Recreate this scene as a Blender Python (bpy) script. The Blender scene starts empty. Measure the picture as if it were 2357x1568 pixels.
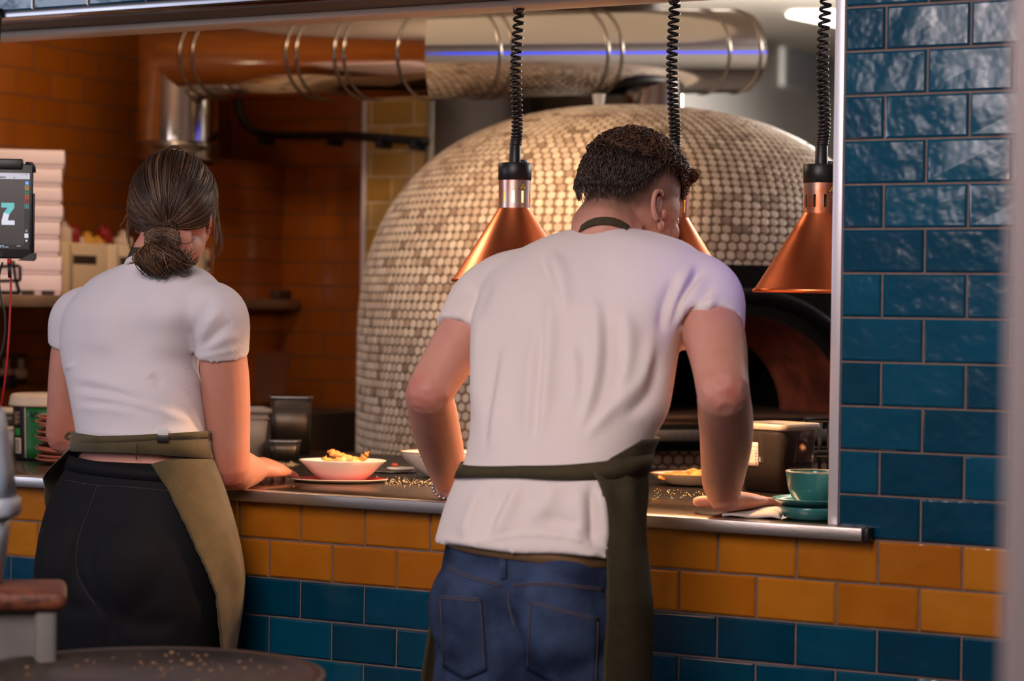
import bpy, bmesh, math, random
import numpy as np
from mathutils import Vector, Matrix
from mathutils.bvhtree import BVHTree

SC = bpy.context.scene
COL = SC.collection
PI = math.pi

# ------------------------------------------------------------------ camera
# metres; X runs along the tiled pass wall, Y into the kitchen, Z up, floor at 0
FPX = 5238.1
CAM = np.array([2.7493, -3.778, 1.3172])
_y, _p, _r = map(math.radians, (29.27467, -0.84882, 0.73253))
FW = np.array([-math.sin(_y)*math.cos(_p), math.cos(_y)*math.cos(_p), math.sin(_p)])
_rt = np.array([math.cos(_y), math.sin(_y), 0.0]); _up = np.cross(_rt, FW)
RT = math.cos(_r)*_rt + math.sin(_r)*_up
UP = -math.sin(_r)*_rt + math.cos(_r)*_up
cd = bpy.data.cameras.new('camera'); cam = bpy.data.objects.new('camera', cd); COL.objects.link(cam)
cd.sensor_width = 36.0; cd.lens = FPX/2357*36.0; cd.clip_start = 0.05; cd.clip_end = 60
cd.dof.use_dof = True; cd.dof.focus_distance = 4.42; cd.dof.aperture_fstop = 3.0; cd.dof.aperture_blades = 9
m = Matrix.Identity(4)
for i in range(3):
    m[i][0] = RT[i]; m[i][1] = UP[i]; m[i][2] = -FW[i]; m[i][3] = CAM[i]
cam.matrix_world = m
SC.camera = cam

# ------------------------------------------------------------------ light
SC.view_settings.view_transform = 'Standard'; SC.view_settings.look = 'None'
SC.view_settings.gamma = 1.0; SC.view_settings.use_curve_mapping = False
SC.view_settings.exposure = 0.0
w = bpy.data.worlds.new('world'); SC.world = w; w.use_nodes = True
w.node_tree.nodes['Background'].inputs[0].default_value = (0.62, 0.56, 0.60, 1)
w.node_tree.nodes['Background'].inputs[1].default_value = 0.10

def lamp(name, kind, loc, energy, color, size=0.1, target=None, **kw):
    l = bpy.data.lights.new(name, kind); l.energy = energy; l.color = color
    if kind == 'AREA':
        l.shape = 'RECTANGLE'; l.size = size; l.size_y = kw.pop('size_y', size)
    else:
        l.shadow_soft_size = size
    for k, v in kw.items(): setattr(l, k, v)
    o = bpy.data.objects.new(name, l); COL.objects.link(o); o.location = loc
    if target is not None:
        o.rotation_euler = (Vector(target)-Vector(loc)).to_track_quat('-Z', 'Y').to_euler()
    return o

# the dining room's ceiling lights and its window side (left, cool)
lamp('dining_ceiling_light', 'AREA', (1.3, -3.0, 2.75), 76, (1.0, 0.84, 0.80), 1.4, (0.6, -0.2, 1.0), size_y=1.4)
lamp('dining_window_light', 'AREA', (-3.6, -3.6, 2.0), 54, (0.74, 0.80, 1.0), 2.0, (0.2, -0.2, 1.1), size_y=1.6)
lamp('dining_wall_light', 'AREA', (0.5, -5.2, 2.3), 15, (1.0, 0.88, 0.90), 1.5, (1.6, 0, 1.3), size_y=0.7)
for _x, _yy, _z in ((1.55, -2.7, 1.62), (1.32, -2.9, 1.74), (1.15, -3.1, 1.66), (1.62, -3.2, 1.92), (1.0, -2.8, 1.88), (1.45, -3.3, 1.48), (.75, -3.0, 1.70), (1.75, -2.6, 1.50)):
    lamp('dining_string_bulb', 'POINT', (_x, _yy, _z), .7, (1.0, 0.72, 0.38), 0.02)
# kitchen: ceiling lamps, the far aisle's panel light, a warm spot lamp behind the header
lamp('kitchen_far_light', 'POINT', (-0.5, 4.6, 2.1), 330, (1.0, 0.95, 0.88), 0.25)
lamp('duct_reflection_light', 'AREA', (0.7, 1.65, 2.68), 4.6, (1.0, 0.76, 0.50), 2.0, (0.7, 1.65, 0), size_y=2.0)  # wide unseen panel, added so the duct reflects a bright ceiling
lamp('kitchen_right_light', 'AREA', (1.7, 3.5, 2.55), 60, (1.0, 0.95, 0.88), 0.6, (0.2, 2.1, 1.7), size_y=0.6)
lamp('kitchen_left_light', 'POINT', (-0.85, 0.60, 2.33), 20, (1.0, 0.76, 0.52), 0.05)
lamp('kitchen_warm_light', 'SPOT', (0.62, 0.36, 1.90), 120, (1.0, 0.64, 0.35), 0.05, (0.035, 1.29, 1.55), spot_size=0.72, spot_blend=1.0)
# unseen narrow blue spot, added to tint the man's right sleeve
lamp('blue_sleeve_light', 'SPOT', (2.30, -0.02, 2.05), 40, (0.22, 0.16, 1.0), 0.06, (1.12, -0.10, 1.40), spot_size=0.19, spot_blend=0.8)

# ------------------------------------------------------------------ pixel -> point (photo measured in 2357 x 1568)
def ray(x, y): return FW + RT*(x-1178.5)/FPX - UP*(y-784.0)/FPX
def atY(x, y, Y):
    d = ray(x, y); return CAM + d*((Y-CAM[1])/d[1])
def atX(x, y, X):
    d = ray(x, y); return CAM + d*((X-CAM[0])/d[0])
def atZ(x, y, Z):
    d = ray(x, y); return CAM + d*((Z-CAM[2])/d[2])
def atD(x, y, D): return CAM + ray(x, y)*D
def proj(P):
    q = np.asarray(P)-CAM; z = q@FW
    return np.stack([1178.5+FPX*(q@RT)/z, 784.0-FPX*(q@UP)/z, z], -1)
def scale_at(P): return FPX/float(proj(P)[2])

# ------------------------------------------------------------------ materials
def lin(c):
    return tuple((v/12.92 if v <= .04045 else ((v+.055)/1.055)**2.4) for v in [x/255.0 for x in c])+(1.0,)
def new_mat(name):
    mt = bpy.data.materials.new(name); mt.use_nodes = True
    return mt, mt.node_tree, mt.node_tree.nodes['Principled BSDF']
def mat(name, col, rough=.5, metal=0.0, var=0.0, vscale=20, bump=0.0, bscale=60, coat=0.0, spec=.5, sss=0.0, stretch=None, trans=0.0, emit=0.0, ior=1.45, col2=None, rvar=0.0, sheen=0.0):
    mt, nt, b = new_mat(name); N = nt.nodes; L = nt.links
    b.inputs['Roughness'].default_value = rough; b.inputs['Metallic'].default_value = metal
    b.inputs['Specular IOR Level'].default_value = spec; b.inputs['IOR'].default_value = ior
    b.inputs['Coat Weight'].default_value = coat; b.inputs['Coat Roughness'].default_value = .08
    b.inputs['Transmission Weight'].default_value = trans
    if sheen: b.inputs['Sheen Weight'].default_value = sheen
    if sss:
        b.inputs['Subsurface Weight'].default_value = sss; b.inputs['Subsurface Scale'].default_value = .012
        b.inputs['Subsurface Radius'].default_value = (1.0, .35, .2)
    c = lin(col); b.inputs['Base Color'].default_value = c
    if emit:
        b.inputs['Emission Color'].default_value = c; b.inputs['Emission Strength'].default_value = emit
    if var or bump or rvar:
        tc = N.new('ShaderNodeTexCoord'); mp = N.new('ShaderNodeMapping'); L.new(tc.outputs['Object'], mp.inputs['Vector'])
        if stretch: mp.inputs['Scale'].default_value = stretch
    if var:
        n = N.new('ShaderNodeTexNoise'); n.inputs['Scale'].default_value = vscale; n.inputs['Detail'].default_value = 5
        L.new(mp.outputs[0], n.inputs['Vector'])
        mx = N.new('ShaderNodeMix'); mx.data_type = 'RGBA'
        c2 = lin(col2) if col2 else tuple(v*(1-var) for v in c[:3])+(1,)
        mx.inputs[6].default_value = c; mx.inputs[7].default_value = c2
        rm = N.new('ShaderNodeMapRange'); rm.inputs[1].default_value = .35; rm.inputs[2].default_value = .65
        L.new(n.outputs['Fac'], rm.inputs[0]); L.new(rm.outputs[0], mx.inputs[0]); L.new(mx.outputs[2], b.inputs['Base Color'])
        if rvar:
            rr = N.new('ShaderNodeMapRange'); rr.inputs[3].default_value = rough; rr.inputs[4].default_value = rough+rvar
            L.new(n.outputs['Fac'], rr.inputs[0]); L.new(rr.outputs[0], b.inputs['Roughness'])
    if bump:
        n2 = N.new('ShaderNodeTexNoise'); n2.inputs['Scale'].default_value = bscale; n2.inputs['Detail'].default_value = 4
        L.new(mp.outputs[0], n2.inputs['Vector'])
        bp = N.new('ShaderNodeBump'); bp.inputs['Strength'].default_value = bump; bp.inputs['Distance'].default_value = .004
        L.new(n2.outputs['Fac'], bp.inputs['Height']); L.new(bp.outputs[0], b.inputs['Normal'])
    return mt
def attr_mat(name, stops, attr='tint', rough=.4, metal=0.0, bump=0.0, bscale=30, spec=.5, bdist=.004, coat=0.0, sss=0.0, noise=0.0, nscale=25):
    """colour from a per-face/vertex attribute (tile, hair lock, skin zone)"""
    mt, nt, b = new_mat(name); N = nt.nodes; L = nt.links
    b.inputs['Roughness'].default_value = rough; b.inputs['Metallic'].default_value = metal
    b.inputs['Specular IOR Level'].default_value = spec; b.inputs['Coat Weight'].default_value = coat
    if sss:
        b.inputs['Subsurface Weight'].default_value = sss; b.inputs['Subsurface Scale'].default_value = .012
        b.inputs['Subsurface Radius'].default_value = (1.0, .35, .2)
    a = N.new('ShaderNodeAttribute'); a.attribute_name = attr
    cr = N.new('ShaderNodeValToRGB'); e = cr.color_ramp.elements
    while len(e) < len(stops): e.new(.5)
    for el, (p, c) in zip(e, stops): el.position = p; el.color = lin(c)
    tc = N.new('ShaderNodeTexCoord')
    src = a.outputs['Fac']
    if noise:
        n = N.new('ShaderNodeTexNoise'); n.inputs['Scale'].default_value = nscale; n.inputs['Detail'].default_value = 5
        L.new(tc.outputs['Object'], n.inputs['Vector'])
        mr = N.new('ShaderNodeMapRange'); mr.inputs[1].default_value = .3; mr.inputs[2].default_value = .7
        mr.inputs[3].default_value = -noise; mr.inputs[4].default_value = noise
        L.new(n.outputs['Fac'], mr.inputs[0])
        ad = N.new('ShaderNodeMath'); ad.operation = 'ADD'; L.new(src, ad.inputs[0]); L.new(mr.outputs[0], ad.inputs[1]); src = ad.outputs[0]
    L.new(src, cr.inputs[0]); L.new(cr.outputs[0], b.inputs['Base Color'])
    if bump:
        n2 = N.new('ShaderNodeTexNoise'); n2.inputs['Scale'].default_value = bscale; n2.inputs['Detail'].default_value = 3
        L.new(tc.outputs['Object'], n2.inputs['Vector'])
        bp = N.new('ShaderNodeBump'); bp.inputs['Strength'].default_value = bump; bp.inputs['Distance'].default_value = bdist
        L.new(n2.outputs['Fac'], bp.inputs['Height']); L.new(bp.outputs[0], b.inputs['Normal'])
    return mt
def brick_mat(name, c1, c2, cm, plane='XZ', w=.1523, h=.0777, off=(0, 0), rough=.18, mortar=.0026, bump=.25, bscale=14, spec=.5):
    mt, nt, b = new_mat(name); N = nt.nodes; L = nt.links
    tc = N.new('ShaderNodeTexCoord'); sx = N.new('ShaderNodeSeparateXYZ'); L.new(tc.outputs['Object'], sx.inputs[0])
    cb = N.new('ShaderNodeCombineXYZ')
    L.new(sx.outputs['XYZ'.index(plane[0])], cb.inputs[0]); L.new(sx.outputs['XYZ'.index(plane[1])], cb.inputs[1])
    mp = N.new('ShaderNodeMapping'); mp.inputs['Location'].default_value = (off[0], off[1], 0); L.new(cb.outputs[0], mp.inputs[0])
    br = N.new('ShaderNodeTexBrick'); br.inputs['Scale'].default_value = 1.0; br.inputs['Brick Width'].default_value = w
    br.inputs['Row Height'].default_value = h; br.inputs['Mortar Size'].default_value = mortar; br.inputs['Mortar Smooth'].default_value = .2
    br.inputs['Color1'].default_value = lin(c1); br.inputs['Color2'].default_value = lin(c2); br.inputs['Mortar'].default_value = lin(cm)
    L.new(mp.outputs[0], br.inputs['Vector']); L.new(br.outputs['Color'], b.inputs['Base Color'])
    rr = N.new('ShaderNodeMapRange'); rr.inputs[3].default_value = rough; rr.inputs[4].default_value = .8
    L.new(br.outputs['Fac'], rr.inputs[0]); L.new(rr.outputs[0], b.inputs['Roughness'])
    n2 = N.new('ShaderNodeTexNoise'); n2.inputs['Scale'].default_value = bscale; n2.inputs['Detail'].default_value = 3; L.new(tc.outputs['Object'], n2.inputs['Vector'])
    ml = N.new('ShaderNodeMath'); ml.operation = 'MULTIPLY_ADD'; L.new(br.outputs['Fac'], ml.inputs[0]); ml.inputs[1].default_value = -.6; L.new(n2.outputs['Fac'], ml.inputs[2])
    bp = N.new('ShaderNodeBump'); bp.inputs['Strength'].default_value = bump; bp.inputs['Distance'].default_value = .004
    L.new(ml.outputs[0], bp.inputs['Height']); L.new(bp.outputs[0], b.inputs['Normal'])
    b.inputs['Specular IOR Level'].default_value = spec
    return mt

# ------------------------------------------------------------------ mesh helpers
def link_mesh(name, me, material=None, parent=None):
    o = bpy.data.objects.new(name, me); COL.objects.link(o)
    if material is not None:
        for mm in (material if isinstance(material, (list, tuple)) else [material]): me.materials.append(mm)
    if parent is not None: o.parent = parent
    return o
def geo(verts, faces): return (np.asarray(verts, float).reshape(-1, 3), [tuple(f) for f in faces])
def join(*gs):
    V = []; F = []; n = 0
    for v, f in gs:
        V.append(v); F += [tuple(i+n for i in q) for q in f]; n += len(v)
    return np.concatenate(V), F
def to_mesh(name, g, smooth=True):
    me = bpy.data.meshes.new(name); me.from_pydata([tuple(p) for p in g[0]], [], g[1]); me.validate(); me.update()
    if smooth: me.polygons.foreach_set('use_smooth', [True]*len(me.polygons))
    return me
def obj(name, g, material=None, parent=None, smooth=True, auto=None):
    me = to_mesh(name, g, smooth)
    bm = bmesh.new(); bm.from_mesh(me); bmesh.ops.recalc_face_normals(bm, faces=bm.faces); bm.to_mesh(me); bm.free()
    if auto is not None:
        bm = bmesh.new(); bm.from_mesh(me)
        for e in bm.edges:
            if len(e.link_faces) == 2 and e.calc_face_angle(0) > math.radians(auto): e.smooth = False
        bm.to_mesh(me); bm.free()
    o = link_mesh(name, me, material, parent)
    if parent is not None:      # geometry is written in world space: take the parent's place out of it
        o.matrix_parent_inverse = parent_matrix(parent).inverted()
    return o
def parent_matrix(p):
    if p.parent is None: return p.matrix_basis.copy()
    return parent_matrix(p.parent) @ p.matrix_parent_inverse @ p.matrix_basis
def box(lo, hi, bevel=.002, seg=2, M=None):
    bm = bmesh.new(); bmesh.ops.create_cube(bm, size=1)
    lo = np.array(lo, float); hi = np.array(hi, float)
    for v in bm.verts: v.co = Vector((lo+hi)/2+np.array(v.co)*(hi-lo))
    if bevel: bmesh.ops.bevel(bm, geom=bm.edges[:], offset=min(bevel, .45*float(min(hi-lo))), segments=seg, affect='EDGES', profile=.5)
    V = np.array([v.co for v in bm.verts]); F = [tuple(v.index for v in f.verts) for f in bm.faces]; bm.free()
    if M is not None: V = xf(V, M)
    return V, F
def xf(V, M):
    M = np.array(M); return V@M[:3, :3].T+M[:3, 3]
def frame(o, x, y, z):
    M = np.eye(4); M[:3, 0] = x; M[:3, 1] = y; M[:3, 2] = z; M[:3, 3] = o; return M
def rotz(a, o=(0, 0, 0)):
    c, s = math.cos(a), math.sin(a); return frame(o, (c, s, 0), (-s, c, 0), (0, 0, 1))
def unit(v): v = np.asarray(v, float); return v/max(1e-12, np.linalg.norm(v))
def loft(rings, cap=True, closed=True):
    n = len(rings[0]); V = np.concatenate([np.asarray(r, float) for r in rings]); F = []
    for i in range(len(rings)-1):
        for j in range(n if closed else n-1):
            k = (j+1) % n; F.append((i*n+j, i*n+k, (i+1)*n+k, (i+1)*n+j))
    if cap and closed:
        F.append(tuple(range(n-1, -1, -1))); b = (len(rings)-1)*n; F.append(tuple(b+j for j in range(n)))
    return V, F
def lathe(profile, n=48, o=(0, 0, 0), cap=False, M=None):
    R = [[(r*math.cos(2*PI*j/n), r*math.sin(2*PI*j/n), z) for j in range(n)] for r, z in profile]
    V, F = loft(R, cap)
    if M is not None: V = xf(V, M)
    return V+np.array(o), F
def spline(P, n):
    P = np.asarray(P, float); k = len(P)
    if k == 2: return np.array([P[0]+(P[1]-P[0])*t for t in np.linspace(0, 1, n)])
    Q = np.vstack([2*P[0]-P[1], P, 2*P[-1]-P[-2]]); out = []
    for t in np.linspace(0, k-1-1e-9, n):
        i = int(t); u = t-i; a, b, c, d = Q[i:i+4]
        out.append(.5*(2*b+(c-a)*u+(2*a-5*b+4*c-d)*u*u+(3*b-a-3*c+d)*u**3))
    return np.array(out)
def tube(path, radii, n=12, cap=True, flat=1.0, upv=None, round_ends=False):
    P = np.asarray(path, float); k = len(P)
    r = np.full(k, radii, float) if np.isscalar(radii) else np.interp(np.linspace(0, 1, k), np.linspace(0, 1, len(radii)), radii)
    if round_ends:
        t0 = unit(P[0]-P[1]); t1 = unit(P[-1]-P[-2])
        P = np.vstack([P[0]+t0*r[0]*.92, P[0]+t0*r[0]*.62, P, P[-1]+t1*r[-1]*.62, P[-1]+t1*r[-1]*.92])
        r = np.concatenate([[r[0]*.35, r[0]*.75], r, [r[-1]*.75, r[-1]*.35]]); k += 4
    T = np.gradient(P, axis=0); T /= np.maximum(1e-12, np.linalg.norm(T, axis=1))[:, None]
    u = np.array(upv, float) if upv is not None else (np.array([0, 0, 1.]) if abs(T[0][2]) < .9 else np.array([0, 1., 0]))
    R = []
    for i in range(k):
        s = unit(np.cross(T[i], u)); u2 = np.cross(s, T[i]); u = u2 if upv is None else u
        R.append([P[i]+r[i]*(math.cos(2*PI*j/n)*s+flat*math.sin(2*PI*j/n)*u2) for j in range(n)])
    return loft(R, cap)
def ellipsoid(c, rad, axes=None, nu=24, nv=14):
    V = [];
    R = []
    for i in range(1, nv):
        th = PI*i/nv
        R.append([(rad[0]*math.sin(th)*math.cos(2*PI*j/nu), rad[1]*math.sin(th)*math.sin(2*PI*j/nu), rad[2]*math.cos(th)) for j in range(nu)])
    V, F = loft(R, True)
    if axes is not None: V = V@np.asarray(axes)          # rows of axes are the local x, y, z
    return V+np.asarray(c, float), F
def grid_sheet(G, thick, normals=None):
    """closed sheet of the given thickness over a grid of points (rows x cols x 3)"""
    G = np.asarray(G, float); a, b = G.shape[:2]
    if normals is None:
        du = np.gradient(G, axis=1); dv = np.gradient(G, axis=0); nn = np.cross(du, dv)
        normals = nn/np.maximum(1e-12, np.linalg.norm(nn, axis=2))[..., None]
    A = G+normals*thick/2; B = G-normals*thick/2
    V = np.concatenate([A.reshape(-1, 3), B.reshape(-1, 3)]); F = []; o = a*b
    for i in range(a-1):
        for j in range(b-1):
            q = (i*b+j, i*b+j+1, (i+1)*b+j+1, (i+1)*b+j)
            F.append(q); F.append(tuple(o+k for k in reversed(q)))
    rim = [j for j in range(b)]+[i*b+b-1 for i in range(1, a)]+[(a-1)*b+j for j in range(b-2, -1, -1)]+[i*b for i in range(a-2, 0, -1)]
    for k in range(len(rim)):
        p, q = rim[k], rim[(k+1) % len(rim)]; F.append((q, p, o+p, o+q))
    return V, F
def remesh(name, g, voxel=.005, smooth=4, fac=.5, post=None):
    me = to_mesh(name, g); o = bpy.data.objects.new(name, me); COL.objects.link(o)
    r = o.modifiers.new('r', 'REMESH'); r.mode = 'VOXEL'; r.voxel_size = voxel; r.use_smooth_shade = True
    s = o.modifiers.new('s', 'SMOOTH'); s.factor = fac; s.iterations = smooth
    dg = bpy.context.evaluated_depsgraph_get(); ev = o.evaluated_get(dg)
    m2 = bpy.data.meshes.new_from_object(ev); m2.name = name
    bpy.data.objects.remove(o); bpy.data.meshes.remove(me)
    m2.polygons.foreach_set('use_smooth', [True]*len(m2.polygons))
    return m2
def coords(me):
    a = np.empty(len(me.vertices)*3); me.vertices.foreach_get('co', a); return a.reshape(-1, 3)
def normals(me):
    a = np.empty(len(me.vertices)*3); me.vertices.foreach_get('normal', a); return a.reshape(-1, 3)
def set_coords(me, V): me.vertices.foreach_set('co', np.asarray(V).ravel()); me.update()
def vattr(me, name, vals):
    a = me.attributes.new(name, 'FLOAT', 'POINT'); a.data.foreach_set('value', np.asarray(vals, dtype=np.float32))
def fattr(me, name, vals):
    a = me.attributes.new(name, 'FLOAT', 'FACE'); a.data.foreach_set('value', np.asarray(vals, dtype=np.float32))
def thing(name, label, cat, loc=(0, 0, 0), group=None):
    o = bpy.data.objects.new(name, None); COL.objects.link(o); o.location = loc; o.empty_display_size = .05
    return tag(o, label, cat, group)
def tag(o, label, cat, group=None, kind=None):
    o['label'] = label; o['category'] = cat
    if group: o['group'] = group
    if kind: o['kind'] = kind
    return o
def struct(o, label=None, cat=None):
    o['kind'] = 'structure'
    if label: o['label'] = label
    if cat: o['category'] = cat
    return o
def dup(root, loc, rot=None, label=None, group=None):
    r = root.copy(); COL.objects.link(r); r.location = loc
    if rot is not None: r.rotation_euler = rot
    if label: r['label'] = label
    if group: r['group'] = group
    for ch in list(root.children):
        c = ch.copy(); COL.objects.link(c); c.parent = r; c.matrix_parent_inverse = ch.matrix_parent_inverse
        for g in list(ch.children):
            d = g.copy(); COL.objects.link(d); d.parent = c; d.matrix_parent_inverse = g.matrix_parent_inverse
    return r
rng = np.random.default_rng(7)
# ================================================================== MATERIALS
TEAL = attr_mat('teal_glaze', [(0, (0, 50, 73)), (.5, (0, 61, 86)), (1, (2, 71, 97))], rough=.17, bump=.55, bscale=12, bdist=.010, noise=.2, nscale=9, coat=.45)
AMBER = attr_mat('amber_glaze', [(0, (158, 90, 18)), (.5, (168, 100, 23)), (1, (178, 110, 29))], rough=.13, bump=.45, bscale=15, bdist=.008, noise=.25, nscale=12, coat=.2)
GROUT = mat('grout', (120, 100, 95), .9, var=.25, vscale=40)
STEEL = mat('brushed_steel', (168, 166, 170), .30, 1.0, bump=.04, bscale=90, stretch=(1, 30, 30), var=.2, vscale=6)
STEEL_W = mat('worn_worktop_steel', (196, 186, 182), .30, 1.0, bump=.05, bscale=60, stretch=(1, 6, 6), var=.25, vscale=9, rvar=.15)
TRIM_W = mat('pale_aluminium', (212, 206, 214), .34, .35)
STEEL_T = mat('worktop_steel', (138, 116, 100), .19, 1.0, bump=.03, bscale=70, stretch=(1, 6, 6), var=.25, vscale=9, rvar=.12)
BLACK_STONE = mat('black_worktop', (26, 22, 20), .22, var=.5, vscale=60, rvar=.3)
DUCT = mat('duct_steel', (214, 206, 198), .10, 1.0, bump=.06, bscale=5)
DUCTB = mat('duct_seam_steel', (150, 140, 130), .25, 1.0)
SOFFIT = mat('dark_soffit_steel', (70, 68, 70), .16, 1.0, bump=.6, bscale=16, stretch=(.25, 2, 1))
SOFFIT_G = mat('grey_soffit', (104, 98, 96), .6)
BLACK = mat('black_plastic', (22, 20, 22), .42)
BLACKM = mat('black_steel', (20, 18, 19), .38, .4)
WHITEW = mat('white_board', (210, 208, 206), .5)

# ================================================================== SETTING
TW, TH = .1523, .0777
def tiles(cells, y0=0.0):
    """each tile a bevelled, very slightly tilted glazed block standing 4 mm proud of the grout"""
    V = []; F = []; t = []; n = 0; g = .0017
    for (xa, xb, za, zb) in cells:
        if xb-xa < .012 or zb-za < .012: continue
        xa, xb, za, zb = xa+g, xb-g, za+g, zb-g; e = .004
        tl = rng.normal(0, .0006, 4)
        base = [(xa, y0+.001, za), (xb, y0+.001, za), (xb, y0+.001, zb), (xa, y0+.001, zb)]
        top = [(xa+.0006, y0-.002, za+.0006), (xb-.0006, y0-.002, za+.0006), (xb-.0006, y0-.002, zb-.0006), (xa+.0006, y0-.002, zb-.0006)]
        inn = [(xa+e, y0-.0042+tl[0], za+e), (xb-e, y0-.0042+tl[1], za+e), (xb-e, y0-.0042+tl[2], zb-e), (xa+e, y0-.0042+tl[3], zb-e)]
        V += base+top+inn
        for k in range(4):
            q = (k+1) % 4
            F += [(n+k, n+q, n+4+q, n+4+k), (n+4+k, n+4+q, n+8+q, n+8+k)]
        F.append((n+8, n+9, n+10, n+11)); t += [float(rng.uniform(0, 1))]*9; n += 12
    return (np.array(V), F), t
def rows(r0, r1, xmin, xmax, zref, xref=0.0, up=False):
    C = []
    for r in range(r0, r1):
        zb = zref-r*TH; za = zb-TH
        off = xref+(0 if r % 2 == 0 else TW/2)
        j0 = math.floor((xmin-off)/TW); j1 = math.ceil((xmax-off)/TW)
        for j in range(j0, j1):
            xa = max(xmin, off+j*TW); xb = min(xmax, off+(j+1)*TW)
            if xb > xa: C.append((xa, xb, za, zb))
    return C
Z0 = 1.8500
JX = 1.292           # right jamb of the opening
CT = .940            # counter top
blue, t1 = tiles(rows(0, 12, JX+.004, 3.2, Z0)+rows(14, 24, -1.84, 3.2, Z0)+rows(-9, 0, JX+.004, 3.2, Z0))
hx = atY(16.5, 22, 0)[0]
head, t3 = tiles(rows(-9, 0, -1.84, JX+.002, 1.9425, hx))
amber, t2 = tiles(rows(12, 14, -1.84, 3.2, Z0))
grout = join(box((-1.85, 0, 0), (3.2, .13, .917), 0), box((JX+.003, 0, .917), (3.2, .13, 2.62), 0), box((-1.85, 0, 1.943), (JX+.003, .13, 2.62), 0))
g = join(grout, blue, head, amber)
me = to_mesh('wall_front', g, False)
nf = [len(grout[1]), len(blue[1])+len(head[1]), len(amber[1])]
me.polygons.foreach_set('material_index', [0]*nf[0]+[1]*nf[1]+[2]*nf[2])
fattr(me, 'tint', [0.5]*nf[0]+t1+t3+t2)
wf = struct(link_mesh('wall_front', me, [GROUT, TEAL, AMBER]), 'tiled pass wall, teal glazed tiles with two amber rows under the counter', 'wall')

# trims of the pass opening
struct(obj('trim_1', join(box((JX-.014, -.006, CT), (JX+.004, .13, 1.93), .001)), TRIM_W), 'pale metal edge trim up the right side of the pass opening', 'trim')
struct(obj('trim_2', join(box((-1.85, -.007, 1.930), (JX+.004, .010, 1.9425), .001)), STEEL), 'steel edge trim along the bottom of the tiled header', 'trim')
sf = obj('ceiling_soffit', box((-1.85, .010, 1.932), (JX, .085, 1.975), .001), SOFFIT); struct(sf, 'dark mirror-finish steel soffit strip under the header', 'soffit')
sf2 = obj('ceiling_soffit', box((-1.85, .085, 1.932), (JX, .30, 1.975), .001), SOFFIT_G); struct(sf2, 'grey soffit strip under the header behind the dark one', 'soffit')
RAILM = mat('cream_rail', (236, 216, 198), .42)
rail = obj('lamp_rail', box((-1.40, .195, 1.918), (JX-.01, .275, 1.9315), .0025), RAILM)
tag(rail, 'long pale rail under the header that the heat lamps hang from', 'rail')

# floor and ceilings
FLOOR = mat('floor_stone', (74, 66, 62), .5, var=.3, vscale=6)
struct(obj('floor', box((-5, -7, -.1), (6, 10, 0), 0), FLOOR), 'dark stone floor', 'floor')
CEIL = mat('ceiling_paint', (214, 204, 192), .8)
struct(obj('ceiling', box((-5, .13, 2.70), (6, 10, 2.8), 0), CEIL), 'off-white kitchen ceiling', 'ceiling')

# kitchen walls
OCHRE = brick_mat('ochre_tiles', (150, 80, 18), (162, 90, 24), (100, 62, 36), 'YZ', off=(.03, .02), rough=.16, bump=.5, bscale=10)
OCHREB = brick_mat('ochre_tiles_back', (142, 72, 16), (152, 80, 20), (96, 56, 32), 'XZ', off=(.05, .02), rough=.2, bump=.5, bscale=10)
SAND = brick_mat('sand_tiles', (160, 120, 50), (184, 150, 88), (200, 180, 150), 'XZ', off=(.06, .0), rough=.2, bump=.4, bscale=10)
XL = -1.80
pr_0 = atY(984, 400, 2.10)[0]
struct(obj('wall_left', box((XL-.15, .13, 0), (XL, 2.40, 2.70), 0), OCHRE), 'ochre tiled kitchen wall on the left', 'wall')
struct(obj('wall_back', box((XL-.15, 2.40, 0), (pr_0, 2.55, 2.70), 0), OCHREB), 'ochre tiled kitchen wall at the back', 'wall')
pl = atY(838, 400, 2.10)[0]; pr_ = atY(984, 400, 2.10)[0]
struct(obj('wall_pillar', box((pl, 2.10, 0), (pr_, 2.40, 2.70), .002), SAND), 'sandy tiled pillar between the ochre wall and the oven', 'wall')
struct(obj('trim_3', box((pl-.006, 2.094, 0), (pl+.008, 2.11, 2.70), .001), TRIM_W), 'white corner trim on the sandy tiled pillar', 'trim')
DARKW = mat('dark_wall_paint', (58, 44, 36), .7)
xr_ = atY(1500, 300, 2.80)[0]
struct(obj('wall_dark', join(box((pr_+.001, 2.72, 0), (xr_, 2.86, 2.70), 0), box((pr_+.0005, 2.103, 0), (pr_+.014, 2.86, 2.70), 0)), DARKW), 'dark wall behind the oven', 'wall')
FARW = mat('far_wall_paint', (196, 192, 188), .6)
struct(obj('wall_far', join(box((-2.1, 2.86, 0), (-1.9, 9.0, 2.70), 0), box((-2.1, 9.0, 0), (4, 9.2, 2.70), 0)), FARW), 'pale wall of the far kitchen aisle', 'wall')
# boxed chase the flue drops into
struct(obj('wall_chase', box((XL, 2.02, 0), (atY(492, 400, 2.02)[0], 2.40, 1.775), .002), OCHREB), 'ochre boxed chase in the corner under the duct elbow', 'wall')

# dining-room door frame close to the camera on the right
pp = atD(2312, 800, 1.62)
struct(obj('door_1', box((pp[0], pp[1], 0), (pp[0]+.16, pp[1]+.10, 2.6), .004), mat('grey_door_paint', (134, 122, 124), .5)), 'grey painted door post close by at the right edge', 'door frame')

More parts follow.
